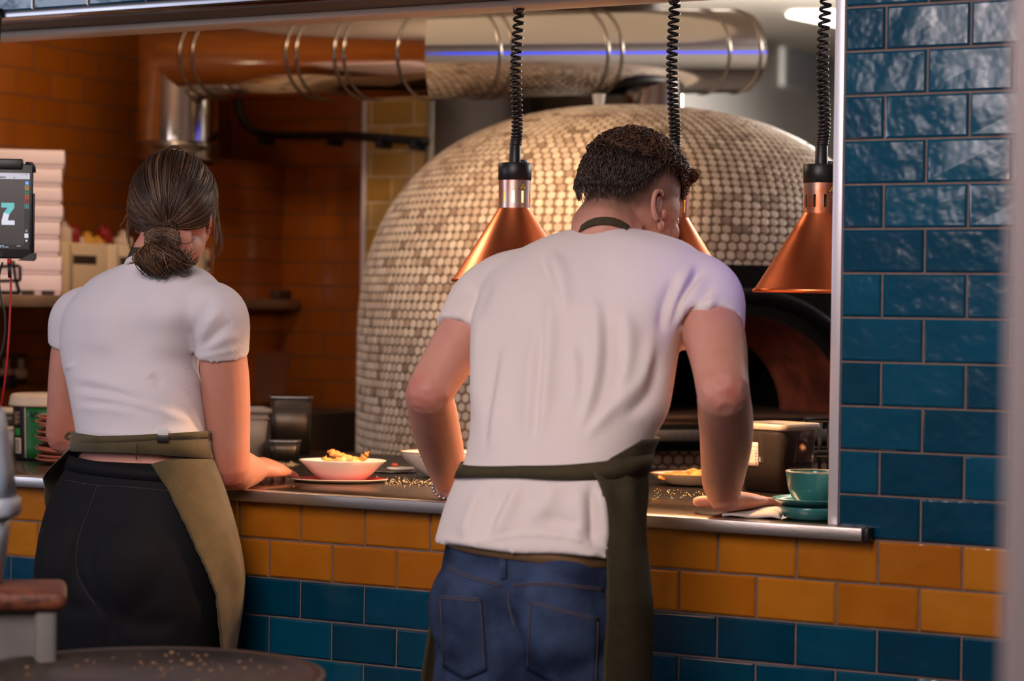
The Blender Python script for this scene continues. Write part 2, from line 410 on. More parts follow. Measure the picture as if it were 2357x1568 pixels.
# ------------------------------------------------------------------ pass counter
pc = thing('pass_counter', 'long steel pass counter with a black worktop running under the heat lamps', 'counter', (-.3, .4, 0))
obj('steel_edge', join(box((-1.795, -.032, .916), (1.352, -.004, CT), .0025)), STEEL_W, pc)
obj('steel_top', join(box((-1.795, -.0039, .9185), (1.270, .285, CT), .0004), box((1.27, -.0039, .9185), (1.352, .0, CT), .0004)), STEEL_T, pc)
obj('worktop', box((-1.79, .287, .900), (1.75, 1.10, CT-.0008), .002), BLACK_STONE, pc)
obj('base_cabinet', box((-1.78, .14, .0), (1.74, 1.06, .899), .003), BLACKM, pc)
ce = obj('edge_cap', box((1.353, -.034, .915), (1.364, .0, CT+.001), .002), BLACK, pc); ce['label'] = 'black end cap'

# ------------------------------------------------------------------ pizza oven
OC = np.array([-.085, 1.955]); OR_ = .762; ZS = 1.20; HT = 1.878-1.20
oven = thing('pizza_oven', 'big domed pizza oven clad in small white hexagon tiles', 'oven', (OC[0], OC[1], 0))
PN = 2.45
def prof(s):
    """dome profile by arc fraction: straight drum to ZS, then a full-bodied dome"""
    return s
zz = []; 
for a in np.linspace(0, PI/2, 160):
    zz.append((OR_*max(0, math.cos(a))**(2/PN), ZS+HT*math.sin(a)**(2/PN)))
PROF = np.array([(OR_, .42), (OR_, .8)]+zz)
seg = np.linalg.norm(np.diff(PROF, axis=0), axis=1); ARC = np.concatenate([[0], np.cumsum(seg)])
def pat(s): return np.array([np.interp(s, ARC, PROF[:, 0]), np.interp(s, ARC, PROF[:, 1])])
OVG = mat('oven_grout', (112, 92, 74), .9)
# mouth axis: points toward the camera's right
MN = np.array([.735, -.678, 0.0]); MN /= np.linalg.norm(MN); MS = np.array([-MN[1], MN[0], 0]); MS = -MS if MS@RT < 0 else MS
O3 = np.array([OC[0], OC[1], 0.0])
FD = .80                                                 # facade distance from the dome axis
FW2, FZ0, FZ1 = .40, .968, 1.428
shell = lathe([(OR_-.0012, z) for z in np.linspace(.42, ZS, 60)]+[(max(.002, r-.0012), z-(.0012 if r < .3 else 0)) for r, z in PROF[4::2]]+[(.001, ZS+HT-.001)], 220, (OC[0], OC[1], 0))
keep = []
for f in shell[1]:
    c = shell[0][list(f)].mean(0)-O3
    if c@MN > .25 and abs(c@MS) < FW2-.03 and FZ0+.03 < c[2] < FZ1-.03: continue
    keep.append(f)
obj('grout_shell', (shell[0], keep), OVG, oven)
pitch = .0268; rr_ = .0122; V = []; F = []; tv = []; n = 0; row = 0
s = pitch*.5
hexa = [(math.cos(PI/6+k*PI/3), math.sin(PI/6+k*PI/3)) for k in range(6)]
while s < ARC[-1]-.01:
    r, z = pat(s); r2, z2 = pat(min(ARC[-1], s+.004)); r1, z1 = pat(max(0, s-.004))
    tz = unit([r2-r1, z2-z1]); nr = np.array([tz[1], -tz[0]])
    cnt = max(5, int(round(2*PI*r/pitch)))
    for k in range(cnt):
        a = 2*PI*(k+.5*(row % 2))/cnt
        er = np.array([math.cos(a), math.sin(a), 0]); et = np.array([-math.sin(a), math.cos(a), 0])
        P = O3+er*r+np.array([0, 0, z])
        lp = P-O3
        if lp@MN > .25 and abs(lp@MS) < FW2-.015 and FZ0+.02 < z < FZ1-.012: continue
        up_ = er*tz[0]+np.array([0, 0, tz[1]]); nn = er*nr[0]+np.array([0, 0, nr[1]])
        nn = unit(nn+rng.normal(0, .035, 3))
        for (h, sc) in ((0, 1.0), (.0022, .97), (.0030, .80)):
            for (cx, cy) in hexa: V.append(P+(et*cx+up_*cy)*rr_*sc+nn*h)
        for q in range(6):
            w2 = (q+1) % 6
            F += [(n+q, n+w2, n+6+w2, n+6+q), (n+6+q, n+6+w2, n+12+w2, n+12+q)]
        F.append(tuple(n+12+q for q in range(6)))
        base = .72+.16*math.sin(3.1*a+z*5)*math.sin(7*z+a) if True else .7
        tcol = float(np.clip(rng.normal(base, .16), 0, 1)) if rng.random() > .10 else float(rng.uniform(.05, .4))
        tv += [tcol]*13; n += 18
    s += pitch*.866; row += 1
me = to_mesh('tile_cladding', (np.array(V), F), False); fattr(me, 'tint', tv)
HEX = attr_mat('hex_tile', [(0, (120, 100, 86)), (.45, (170, 148, 130)), (1, (206, 190, 172))], rough=.42, spec=.4)
hx_ = link_mesh('tile_cladding', me, HEX, oven); hx_.matrix_parent_inverse = parent_matrix(oven).inverted()
# black steel front with an arched mouth
AW, AH, AZ = .272, .250, 1.052
def arch(w, h, z, m=28): return [(w*math.cos(t), z+h*math.sin(t)) for t in np.linspace(0, PI, m)]
def face_pt(u, z, d): return O3+MN*d+MS*u+np.array([0, 0, z])
def front_plate(w, z0, z1, arc, d0, d1):
    arc = list(arc); A = []; B = []
    # strip between the outer rectangle and the arch, front and back, plus inner and outer walls
    out = []
    for (u, z) in arc:
        t = math.atan2(z-AZ, u)
        k = 1/max(abs(math.cos(t))/w, abs(math.sin(t))/(z1-AZ), 1e-6); out.append((k*math.cos(t), AZ+k*math.sin(t)))
    rows_ = [[face_pt(u, z, d0) for u, z in out], [face_pt(u, z, d1) for u, z in out], [face_pt(u, z, d1) for u, z in arc], [face_pt(u, z, d0) for u, z in arc]]
    return loft(rows_, cap=False, closed=False)
arc = arch(AW, AH, AZ, 40)
fr = join(front_plate(FW2, FZ0, FZ1, arc, FD-.34, FD),
          box((-FW2, 0, FZ0), (FW2, .34, AZ), .003, M=frame(O3+MN*(FD-.34), MS, MN, (0, 0, 1))))
obj('mouth_surround', fr, BLACKM, oven, auto=30)
rim = [face_pt((AW+.055)*math.cos(t), AZ+(AH+.052)*math.sin(t), FD+.012) for t in np.linspace(0, PI, 50)]
obj('arch_rim', join(tube(rim, .020, 10)), BLACKM, oven)
VAULT = mat('fired_brick', (128, 62, 40), .8, var=.55, vscale=14, bump=.4, bscale=30)
inner = loft([[face_pt(u*k, AZ+(z-AZ)*k2, d) for u, z in arc] for d, k, k2 in ((FD+.002, 1, 1), (FD-.10, .985, .985), (FD-.26, .93, .93), (FD-.28, .82, .84))], cap=False, closed=False)
obj('vault', inner, VAULT, oven)
CHAMBERM = mat('chamber_black', (16, 11, 9), .9)  # even near-black for the inside of the chamber
chm = loft([[face_pt(u*k, AZ+(z-AZ)*k2, d) for u, z in arc] for d, k, k2 in ((FD-.275, .83, .85), (FD-.34, 1.25, 1.1), (FD-.85, 1.2, 1.1), (FD-1.05, .6, .7), (FD-1.08, .02, .02))], cap=False, closed=False)
obj('chamber', chm, CHAMBERM, oven)
obj('hearth', box((-AW, 0, AZ-.02), (AW, 1.1, AZ+.004), .002, M=frame(O3+MN*(FD-1.1), MS, MN, (0, 0, 1))), mat('hearth_stone', (96, 70, 52), .8, var=.4, vscale=18), oven)
obj('landing_shelf', box((-FW2+.0, 0, FZ0+.03), (FW2, .13, FZ0+.058), .004, M=frame(O3+MN*FD, MS, MN, (0, 0, 1))), BLACKM, oven)
obj('shelf_edge', box((-FW2, .130, FZ0+.034), (FW2, .134, FZ0+.060), .0015, M=frame(O3+MN*FD, MS, MN, (0, 0, 1))), STEEL, oven)
obj('base', lathe([(OR_-.03, 0), (OR_-.03, .42), (.05, .42)], 64, (OC[0], OC[1], 0)), BLACKM, oven)

# ------------------------------------------------------------------ duct
duct = thing('exhaust_duct', 'shiny steel exhaust duct bending across above the oven', 'duct', (-.5, 1.7, 2.0))
DR = .124
A0 = atD(1702, 119, 6.83); A1 = atD(992, 125, 6.20); A2 = atD(410, 132, 6.92); A3 = A2+np.array([0, 0, -.265])
def ring_on(c, ax, r, n=40):
    ax = unit(ax); s_ = unit(np.cross(ax, (0, 0, 1))) if abs(ax[2]) < .95 else np.array([1., 0, 0]); t_ = np.cross(s_, ax)
    return [c+r*(math.cos(2*PI*j/n)*s_+math.sin(2*PI*j/n)*t_) for j in range(n)]
def cyl(a, b, r0, r1=None, n=48, cap=True):
    r1 = r0 if r1 is None else r1
    return loft([ring_on(a, b-a, r0, n), ring_on(b, b-a, r1, n)], cap)
d1 = unit(A1-A0); d2 = unit(A2-A1)
def miter(c, da, db, r, n=48):
    """ring on the plane halfway between two axes"""
    nrm = unit(unit(da)+unit(db)); s_ = unit(np.cross(da, (0, 0, 1))) if abs(da[2]) < .95 else unit(np.cross(db, (0, 0, 1)))
    t_ = np.cross(s_, unit(da)); R = []
    for j in range(n):
        o = r*(math.cos(2*PI*j/n)*s_+math.sin(2*PI*j/n)*t_); R.append(c+o-unit(da)*((o@nrm)/(unit(da)@nrm)))
    return R
def ring_ref(c, da, r, sref, n=48):
    t_ = np.cross(sref, unit(da)); return [c+r*(math.cos(2*PI*j/n)*sref+math.sin(2*PI*j/n)*t_) for j in range(n)]
s1 = unit(np.cross(d1, (0, 0, 1)))
obj('main_run', loft([ring_ref(A0, d1, DR, s1), miter(A1, d1, d2, DR)], True), DUCT, duct, auto=40)
s2 = unit(np.cross(d2, (0, 0, 1)))
obj('side_run', loft([miter(A1, d1, d2, DR*1.003), ring_ref(A2-d2*.17, d2, DR, s2)], True), DUCT, duct, auto=40)
dn = np.array([0, 0, -1.0]); ctr = A2-d2*.17+np.array([0, 0, -.17])
obj('elbow', loft([ring_ref(A2-d2*.17, d2, DR, s2), miter(A2, d2, dn, DR), ring_ref(ctr+d2*.17+np.array([0, 0, -.14]), dn, DR, s2)], True), DUCT, duct, auto=25)
bt = ctr+d2*.17+np.array([0, 0, -.12])
obj('collar', join(lathe([(DR, .03), (DR+.006, .026), (DR+.006, .012), (DR+.002, .006), (DR+.002, -.012), (DR+.007, -.016), (DR+.007, -.03), (DR-.01, -.032)], 48, bt)), DUCTB, duct)
def band(t, a, b, wd=.006, h=.004, mtl=DUCTB):
    ax = unit(b-a); c = a+(b-a)*t; sr = unit(np.cross(ax, (0, 0, 1)))
    obj('band', loft([ring_ref(c-ax*wd, ax, DR+.0005, sr), ring_ref(c-ax*wd*.6, ax, DR+h, sr), ring_ref(c+ax*wd*.6, ax, DR+h, sr), ring_ref(c+ax*wd, ax, DR+.0005, sr)], True), mtl, duct)
for t in (.02, .13, .49, .535, .83, .87): band(t, A0, A1)
for t in (.005, .20, .235, .38, .42, .80, .855): band(t, A1, A2)
# flue rising from the dome into the duct
fb = O3+np.array([0, 0, ZS+HT-.02]); fx = A0+(A1-A0)*.30
obj('flue', loft([ring_on(np.array([fx[0], fx[1], ZS+HT-.07]), np.array([0, 0, 1.]), .088), ring_on(np.array([fx[0], fx[1], fx[2]-.02]), np.array([0, 0, 1.]), .088)], True), DUCT, duct, auto=40)
obj('flue_collar', lathe([(.088, .03), (.15, .02), (.15, -.005), (.088, -.01)], 40, (fx[0], fx[1], ZS+HT-.012)), BLACKM, duct)

# small white cup left on the dome
q = atD(1370, 244, 6.30)
q = np.array([OC[0]+(q[0]-OC[0]), OC[1]-.10, 0]); q[2] = ZS+HT*max(0, 1-(np.hypot(q[0]-OC[0], q[1]-OC[1])/OR_)**PN)**(1/PN)+.003
tag(obj('white_cup', lathe([(.0, .0), (.013, .0), (.014, .002), (.018, .030), (.0185, .032), (.0170, .031), (.013, .004), (.0, .004)], 28, q), WHITEW), 'small white cup standing on top of the tiled dome', 'cup')
# black gas pipe on the back wall
gp = [atY(548, 225, 2.30), atY(553, 262, 2.30), atY(572, 292, 2.30), atY(610, 309, 2.30), atY(700, 313, 2.24), atY(780, 312, 2.16), atY(838, 315, 2.05), atY(985, 326, 2.04)]
pipe = tag(obj('gas_pipe', tube(spline(gp, 60), .0135, 12), BLACK), 'black pipe curving down and running along the back wall by the oven', 'pipe')
for k, (x, y, Yc) in enumerate(((612, 320, 2.36), (770, 322, 2.28), (882, 327, 2.078), (960, 331, 2.078))):
    c = atY(x, y, Yc-.03)
    obj('clip', box(c-np.array([.012, .03, .02]), c+np.array([.012, .035, .016]), .003), BLACK, pipe)
cp = atY(991, 300, 2.07)
tag(obj('conduit_pipe', cyl(np.array([cp[0], cp[1], .95]), np.array([cp[0], cp[1], 2.69]), .011, n=16), mat('grey_conduit', (150, 140, 132), .4, .3)), 'thin grey vertical conduit at the edge of the sandy pillar', 'pipe')

# ventilation grilles and ceiling panel of the far aisle
GR = mat('vent_grey', (84, 82, 82), .5); VL = mat('vent_white', (200, 196, 192), .5)
def grille(x0, x1, ya, yb, lab):
    p0 = atX(x0, ya, -1.89); p1 = atX(x1, yb, -1.89)
    t = thing('vent_grille', lab, 'vent', tuple((p0+p1)/2), 'vent grilles on the far wall')
    ylo, yhi = sorted((p0[1], p1[1])); zlo, zhi = sorted((p0[2], p1[2]))
    obj('frame', box((-1.90, ylo, zlo), (-1.88, yhi, zhi), .003), VL, t)
    n_ = 7
    for k in range(n_):
        z = zlo+(zhi-zlo)*(k+.5)/n_
        obj('slat', box((-1.885, ylo+.03, z-.014), (-1.865, yhi-.03, z+.014), .002), GR, t)
grille(1712, 1738, 92, 190, 'narrow grey slatted vent high on the far wall next to the duct end')
grille(1798, 1912, 108, 225, 'wide grey slatted vent high on the far wall near the right pillar')
PANEL = mat('light_panel', (255, 250, 240), .5, emit=6.0)
c0 = atZ(1822, 30, 2.69); c1 = atZ(1990, 30, 2.69); c2 = atZ(1990, 72, 2.69); c3 = atZ(1812, 36, 2.69)
lo = np.minimum(np.minimum(c0, c1), np.minimum(c2, c3)); hi = np.maximum(np.maximum(c0, c1), np.maximum(c2, c3))
cpn = thing('ceiling_light', 'white square light panel in the far kitchen ceiling', 'light', tuple((c0+c2)/2))
quad = np.array([c0, c1, c2, c3])
obj('diffuser', loft([[q+np.array([0, 0, -.004]) for q in quad], [q+np.array([0, 0, .008]) for q in quad]], True), PANEL, cpn, smooth=False)

struct(obj('wall_right', box((2.6, .13, 0), (2.75, 9.0, 2.70), 0), FARW), 'pale kitchen wall on the right', 'wall')
# blue light strip
LED = mat('blue_led', (20, 60, 255), .5, emit=2.2)
ls = thing('led_strip', 'blue light strip along the kitchen wall on the right', 'light', (2.59, 2.5, 2.02))
obj('channel', box((2.580, 1.80, 1.90), (2.599, 3.40, 2.10), .001), STEEL, ls)
obj('diffuser', box((2.574, 1.81, 1.91), (2.5805, 3.39, 2.09), .001), LED, ls)
# ================================================================== HEAT LAMPS
COPPER = mat('spun_copper', (248, 136, 86), .34, 1.0, var=.12, vscale=14, bump=.03, bscale=40)
COPPERN = mat('worn_copper_neck', (208, 196, 190), .34, .9, var=.5, vscale=14, col2=(206, 116, 74))
CONE_IN = mat('pale_cone_inside', (220, 200, 176), .45)
CORD = mat('black_coiled_cord', (30, 26, 28), .35)
BULB = mat('lit_bulb', (255, 190, 110), .4, emit=16.0)
BULB0 = mat('unlit_bulb', (190, 176, 160), .25)
LABELM = mat('warning_yellow', (222, 190, 90), .6)
def heat_lamp(px, py_rim, label, lit, rot=0.0, turns=25, top=1.9185, cord_dx=0.0):
    c = atY(px, py_rim, .235); x, y, z = c
    t = thing('heat_lamp', label, 'lamp', (x, y, z), 'copper heat lamps over the pass')
    o = (x, y, z); H = .148
    # shade: outer cone with rolled rim, and its inside
    sh = obj('shade', lathe([(.0325, H), (.0335, H-.003), (.120, .007), (.1245, .0045), (.1262, .001), (.1245, -.0022), (.1205, -.0016), (.1195, .004)], 64, o), COPPER, t)
    obj('shade_lining', lathe([(.1193, .0045), (.0318, H-.004), (.0318, H+.001)], 64, o), CONE_IN, sh)
    # neck with upright vent slots
    n = 80; R = .0322; zs = [H-.001, H+.010, H+.034, H+.056]; V = []; F = []
    for zi in zs:
        for j in range(n):
            a = 2*PI*j/n+rot; V.append((x+R*math.cos(a), y+R*math.sin(a), z+zi))
    b0 = len(V)
    for zi in zs:
        for j in range(n):
            a = 2*PI*j/n+rot; V.append((x+(R-.0012)*math.cos(a), y+(R-.0012)*math.sin(a), z+zi))
    for i in range(3):
        for j in range(n):
            if i == 1 and j % 8 in (0, 1): continue
            k = (j+1) % n
            F.append((i*n+j, i*n+k, (i+1)*n+k, (i+1)*n+j)); F.append((b0+i*n+k, b0+i*n+j, b0+(i+1)*n+j, b0+(i+1)*n+k))
    nk = obj('neck', geo(V, F), COPPERN, t)
    # warning triangle on the neck, facing the dining room's right
    d = unit(np.array([.86, -.50, 0.])); s = np.array([-d[1], d[0], 0])*1.0
    cc = np.array([x, y, z+H+.043])
    def onneck(u, v, r): 
        a = math.atan2(d[1], d[0])+u/R; return np.array([x+r*math.cos(a), y+r*math.sin(a), cc[2]+v])
    tri = [(-.008, -.006), (.008, -.006), (0, .008)]
    G0 = [onneck(u, v, R+.0002) for u, v in tri]; G1 = [onneck(u, v, R+.0007) for u, v in tri]
    wl = obj('warning_label', loft([G0, G1], True), LABELM, nk, smooth=False)
    edge = [onneck(u, v, R+.0009) for u, v in tri+tri[:1]]
    obj('label_border', join(tube(np.array(edge), .0007, 6), tube(np.array([onneck(0, -.003, R+.0009), onneck(0, .003, R+.0009)]), .0006, 6)), BLACK, nk)
    obj('cap', lathe([(.006, H+.092), (.0315, H+.091), (.0335, H+.089), (.0335, H+.057), (.032, H+.0555), (.020, H+.0555)], 48, o), BLACK, t)
    obj('switch', box((x+.016, y-.008, z+H+.0905), (x+.026, y+.004, z+H+.097), .001), BLACK, t)
    obj('stem', lathe([(.0125, H+.0905), (.0118, H+.094), (.0115, H+.128), (.009, H+.131)], 24, o), BLACK, t)
    z0 = z+H+.128; z1 = top; P = []
    N_ = turns*16
    for i in range(N_+1):
        u = i/N_; ph = 2*PI*turns*u
        zz_ = z0+(z1-z0)*(u**1.45)
        sway = .0035*math.sin(2.2*u*PI)+cord_dx*u
        P.append((x+sway+.0093*math.cos(ph), y+.0093*math.sin(ph), zz_))
    obj('coiled_cord', tube(np.array(P), .0032, 7), CORD, t)
    obj('ceiling_hook', lathe([(.012, .0), (.012, -.006), (.004, -.010)], 20, (x+cord_dx, y, z1+.0005)), STEEL, t)
    obj('bulb', lathe([(.002, .052), (.020, .058), (.030, .074), (.028, .100), (.018, .122), (.014, .150), (.014, .196), (.002, .198)], 28, o, True), BULB if lit else BULB0, t)
    if lit:
        lamp('heat_lamp_light', 'POINT', (x, y, z+.042), 20, (1.0, .62, .32), .020)
    return t
heat_lamp(1182, 648, 'copper heat lamp on the left, in front of the dome', True, 0.02, 26, cord_dx=.004)
heat_lamp(1545, 677, 'copper heat lamp in the middle, mostly hidden behind the bending man\'s head', True, .3, 30, cord_dx=-.002)
heat_lamp(1886, 672, 'unlit copper heat lamp on the right, against the teal tiled pillar', False, .25, 28, cord_dx=.004)

# ================================================================== FOOD AND DISHES ON THE PASS
def lathe_ell(profile, c, ea, eb, ang=0.0, n=56):
    V, F = lathe(profile, n); V = V*np.array([ea, eb, 1.0]); return xf(V, rotz(ang, c)), F
CER = mat('cream_glaze', (226, 214, 204), .16, spec=.6, coat=.3)
CERB = mat('brown_rim_glaze', (120, 84, 48), .3)
REDG = mat('red_glaze', (176, 52, 52), .18, coat=.4)
FRY = mat('golden_batter', (240, 188, 104), .55, var=.4, vscale=45, col2=(206, 132, 62), bump=.8, bscale=110)
CHKN = mat('pale_chicken', (246, 212, 146), .55, var=.35, vscale=60, col2=(216, 152, 84), bump=.7, bscale=120)
MASH = mat('creamy_sauce', (244, 232, 196), .45, bump=.5, bscale=60)
HERB = mat('green_herb', (84, 120, 30), .6)
RVIEW = math.atan2(RT[1], RT[0])
zt = CT+.0006
# oval saucer with a red face, and the oval bowl on it
pc1 = atZ(781, 1110, CT); pc1[2] = zt
sau = thing('oval_plate', 'oval pale plate with a red face under the bowl of fried chicken strips', 'plate', tuple(pc1))
obj('rim', lathe_ell([(.0, .0), (.062, .0), (.085, .0018), (.1005, .0055), (.1035, .0062), (.1040, .0072), (.1015, .0074)], pc1, 1.0, .56, RVIEW), CER, sau)
obj('red_face', lathe_ell([(.1015, .0073), (.084, .0038), (.060, .0022), (.0, .0020)], pc1, 1.0, .56, RVIEW), REDG, sau)
bc = pc1+np.array([-FW[0]*-.0, 0, .0]); bc = pc1+np.array([.004, .006, .0026])
bw = thing('oval_bowl', 'cream oval bowl heaped with fried chicken strips', 'bowl', tuple(bc))
obj('bowl_body', lathe_ell([(.0, .0), (.038, .0), (.048, .002), (.066, .017), (.083, .034), (.0925, .0425), (.0930, .0440), (.0915, .0446), (.0895, .0432), (.078, .033), (.060, .018), (.042, .007), (.0, .006)], bc, 1.0, .66, RVIEW), CER, bw)
def strip(path, r, seed, mtl, label, flat=.62, group='fried strips in the oval bowl'):
    g_ = np.random.default_rng(seed)
    P = spline(path, 14); rad = r*(1+.22*g_.normal(0, 1, 14)); rad[0] *= .45; rad[-1] *= .5
    gg = tube(P, np.abs(rad), 12, True, flat, round_ends=True)
    V = gg[0]+g_.normal(0, r*.10, gg[0].shape)
    o = obj('chicken_strip', (V, gg[1]), mtl); return tag(o, label, 'food', group)
def bp(px, py, dy=0.0):                                   # a point over the bowl, measured in the photo
    q_ = atD(px, py, float((bc-CAM)@FW)+dy); q_[2] = max(q_[2], bc[2]+.027); return q_
strip([bp(758, 1040), bp(785, 1049, .004), bp(815, 1063, .004)], .0105, 1, FRY, 'long golden strip pointing up to the left out of the oval bowl')
strip([bp(846, 1043), bp(838, 1052), bp(826, 1064), bp(818, 1072)], .0095, 2, FRY, 'golden strip standing up at the right of the oval bowl')
strip([bp(765, 1062, -.01), bp(800, 1060, -.01), bp(832, 1071, -.01)], .0115, 3, CHKN, 'pale strip lying across the middle of the heap in the oval bowl')
strip([bp(745, 1056, .0), bp(757, 1060, .0), bp(772, 1066, .0)], .0110, 4, FRY, 'short browned strip at the left of the heap in the oval bowl')
strip([bp(735, 1071, -.014), bp(760, 1070, -.018), bp(790, 1072, -.018)], .0090, 5, CHKN, 'pale strip low at the front left of the heap in the oval bowl')
strip([bp(790, 1073, -.020), bp(815, 1072, -.020), bp(842, 1075, -.014)], .0085, 6, CHKN, 'pale strip low at the front right of the heap in the oval bowl')
strip([bp(762, 1058, .016), bp(800, 1056, .020), bp(835, 1064, .016)], .0115, 7, FRY, 'golden strip at the back of the heap in the oval bowl')
strip([bp(770, 1080, .0), bp(800, 1081, .002), bp(825, 1081, .0)], .0120, 8, CHKN, 'thick pale strip at the bottom of the heap in the oval bowl')
PAPER = mat('white_paper', (226, 216, 208), .8)
# second bowl
b2 = atZ(1024, 1098, CT); b2[2] = zt
bw2 = thing('round_bowl', 'cream bowl with a brown rim holding pale sauce, beside the man\'s left wrist', 'bowl', tuple(b2))
obj('bowl_body', lathe_ell([(.0, .0), (.040, .0), (.046, .003), (.070, .021), (.090, .040), (.1015, .0535), (.1020, .0550), (.1005, .0556), (.0985, .0542), (.086, .041), (.060, .022), (.036, .010), (.0, .009)], b2, 1.0, .80, RVIEW), CER, bw2)
obj('brown_rim', lathe_ell([(.1019, .0540), (.1026, .0552), (.1010, .0562), (.0990, .0552)], b2, 1.0, .80, RVIEW), CERB, bw2)
ma = obj('sauce', lathe_ell([(.092, .0465), (.070, .0500), (.0, .0512)], b2, 1.0, .80, RVIEW), MASH); tag(ma, 'pale creamy sauce filling the brown-rimmed bowl', 'food')
for k, (px, py, lb) in enumerate(((969, 1051, 'green herb leaf on the sauce left of the man\'s wrist'), (1068, 1046, 'small green herb on the sauce right of the man\'s wrist'), (1076, 1053, 'green herb crumb on the sauce right of the man\'s wrist, nearest the rim'))):
    q = atZ(px, py, b2[2]+.0525); tag(obj('herb', ellipsoid(q, (.0042, .0036, .0022), nu=10, nv=6), HERB), lb, 'herb', 'green herbs on the sauce')
# small steel lids lying behind the bowls
LIDM = mat('dull_steel_lid', (120, 112, 104), .3, 1.0)
q = atZ(905, 1087, CT); q[2] = zt
tag(obj('pan_lid', lathe_ell([(.0, .0), (.050, .0), (.054, .002), (.052, .004), (.0, .005)], q, 1, .8, RVIEW), LIDM), 'flat dark lid lying between the two bowls', 'lid')
q = q+np.array([RT[0]*.018, RT[1]*.018, .0052])
tag(obj('saucer', lathe_ell([(.0, .0), (.028, .0), (.034, .004), (.032, .0052), (.0, .003)], q, 1, .8, RVIEW), CER), 'small pale dish lying on the dark lid', 'dish')
q = atZ(908, 1075, CT); q[2] = zt+.004
tag(obj('tomato_piece', ellipsoid(q, (.009, .006, .004), nu=12, nv=8), mat('tomato', (206, 70, 48), .4)), 'small piece of red tomato dropped on the worktop between the bowls', 'food')
# plate with folded flatbread
p3 = atZ(1600, 1117, CT); p3[2] = zt
pl3 = thing('small_plate', 'cream plate with a brown rim by the man\'s right wrist, holding flatbread', 'plate', tuple(p3))
obj('plate_body', lathe_ell([(.0, .0), (.050, .0), (.062, .003), (.086, .016), (.0955, .0235), (.0965, .0248), (.0950, .0252), (.084, .0180), (.060, .0060), (.0, .0050)], p3, 1, .8, RVIEW), CER, pl3)
obj('brown_rim', lathe_ell([(.0962, .0240), (.0972, .0250), (.0955, .0260), (.0940, .0250)], p3, 1, .8, RVIEW), CERB, pl3)
BREAD = mat('baked_flatbread', (238, 176, 96), .6, var=.6, vscale=24, col2=(176, 84, 30), bump=.6, bscale=60)
Gb = []
for i in range(14):
    v = i/13; row_ = []
    for j in range(26):
        u = -1+2*j/25; wv = .0020*math.sin(9*u+2*v)+.0018*math.sin(17*u+5*v)+.0012*math.sin(31*u-7*v)
        a_ = p3+np.array([RT[0], RT[1], 0])*(.082*u*math.sqrt(max(.05, 1-(v-.15)**2*.6)))+np.array([FW[0], FW[1], 0])*(-.045+.085*v)
        row_.append(a_+np.array([0, 0, (.0185+.011*math.sin(PI*v*.85)*(1-.6*u*u)*(.55+.45*math.tanh(3*(u+.55)))+wv)]))
    Gb.append(row_)
tag(obj('flatbread', grid_sheet(np.array(Gb), .006), BREAD), 'folded golden flatbread on the brown-rimmed plate', 'food')

# teal cup on its saucers
TCER = mat('teal_ceramic', (52, 120, 122), .22, coat=.4, var=.25, vscale=12)
cc_ = atY(1868, 1196, .075); cc_[2] = zt
t = thing('teal_saucer', 'lower teal dish of the stack under the teal cup', 'saucer', tuple(cc_), 'teal crockery by the right pillar')
obj('dish', lathe([(.0, .0), (.042, .0), (.050, .004), (.0565, .018), (.0570, .0225), (.0555, .0235), (.050, .012), (.0, .006)], 56, cc_), TCER, t)
c2_ = cc_+np.array([-.004, .004, .0115])
t2_ = thing('teal_saucer', 'wide teal saucer right under the teal cup', 'saucer', tuple(c2_), 'teal crockery by the right pillar')
obj('dish', lathe([(.0, .0085), (.030, .0085), (.046, .0115), (.062, .0195), (.0700, .0245), (.0705, .0255), (.0695, .0265), (.058, .0215), (.034, .0140), (.0, .0130)], 56, c2_), TCER, t2_)
c3_ = cc_+np.array([.0, .0, .0250])
t3_ = thing('teal_cup', 'teal coffee cup standing on saucers against the right pillar', 'cup', tuple(c3_))
obj('cup_body', lathe([(.0, .0), (.024, .0), (.028, .003), (.030, .006), (.038, .016), (.0445, .036), (.0475, .058), (.0480, .0605), (.0466, .0615), (.0450, .058), (.042, .036), (.034, .014), (.0, .008)], 56, c3_), TCER, t3_)
obj('rim', lathe([(.0476, .0595), (.0484, .0610), (.0470, .0622), (.0458, .0608)], 56, c3_), mat('bare_rim', (150, 140, 120), .3), t3_)
hd = [c3_+np.array([.045, .012, .046]), c3_+np.array([.062, .018, .048]), c3_+np.array([.070, .020, .034]), c3_+np.array([.060, .017, .020]), c3_+np.array([.041, .011, .020])]
obj('handle', tube(spline(hd, 20), .0048, 10), TCER, t3_)

# clear tub with a label
TUBM = mat('smoky_clear_plastic', (150, 134, 124), .12, trans=.90, ior=1.2)
TUBR = mat('clear_rim_plastic', (206, 190, 176), .22, trans=.35)
qa = atZ(1790, 1130, CT); qa[2] = zt
ang = RVIEW-.78
def rrect(w, d, r, n=6):
    P = []
    for cx, cy, a0 in ((w/2-r, d/2-r, 0), (-w/2+r, d/2-r, PI/2), (-w/2+r, -d/2+r, PI), (w/2-r, -d/2+r, 1.5*PI)):
        for k in range(n+1): a = a0+PI/2*k/n; P.append((cx+r*math.cos(a), cy+r*math.sin(a)))
    return P
def tubloft(levels, c, ang, r=.016, cap=True):
    R = []
    for (w_, d_, z) in levels: R.append(xf(np.array([(x, y, z) for x, y in rrect(w_, d_, min(r, w_*.4))]), rotz(ang, c)))
    return loft(R, cap)
tb = thing('clear_tub', 'tall smoky clear plastic tub with a lid and a white label behind the teal cup', 'tub', tuple(qa))
W_ = .122; D_ = .122
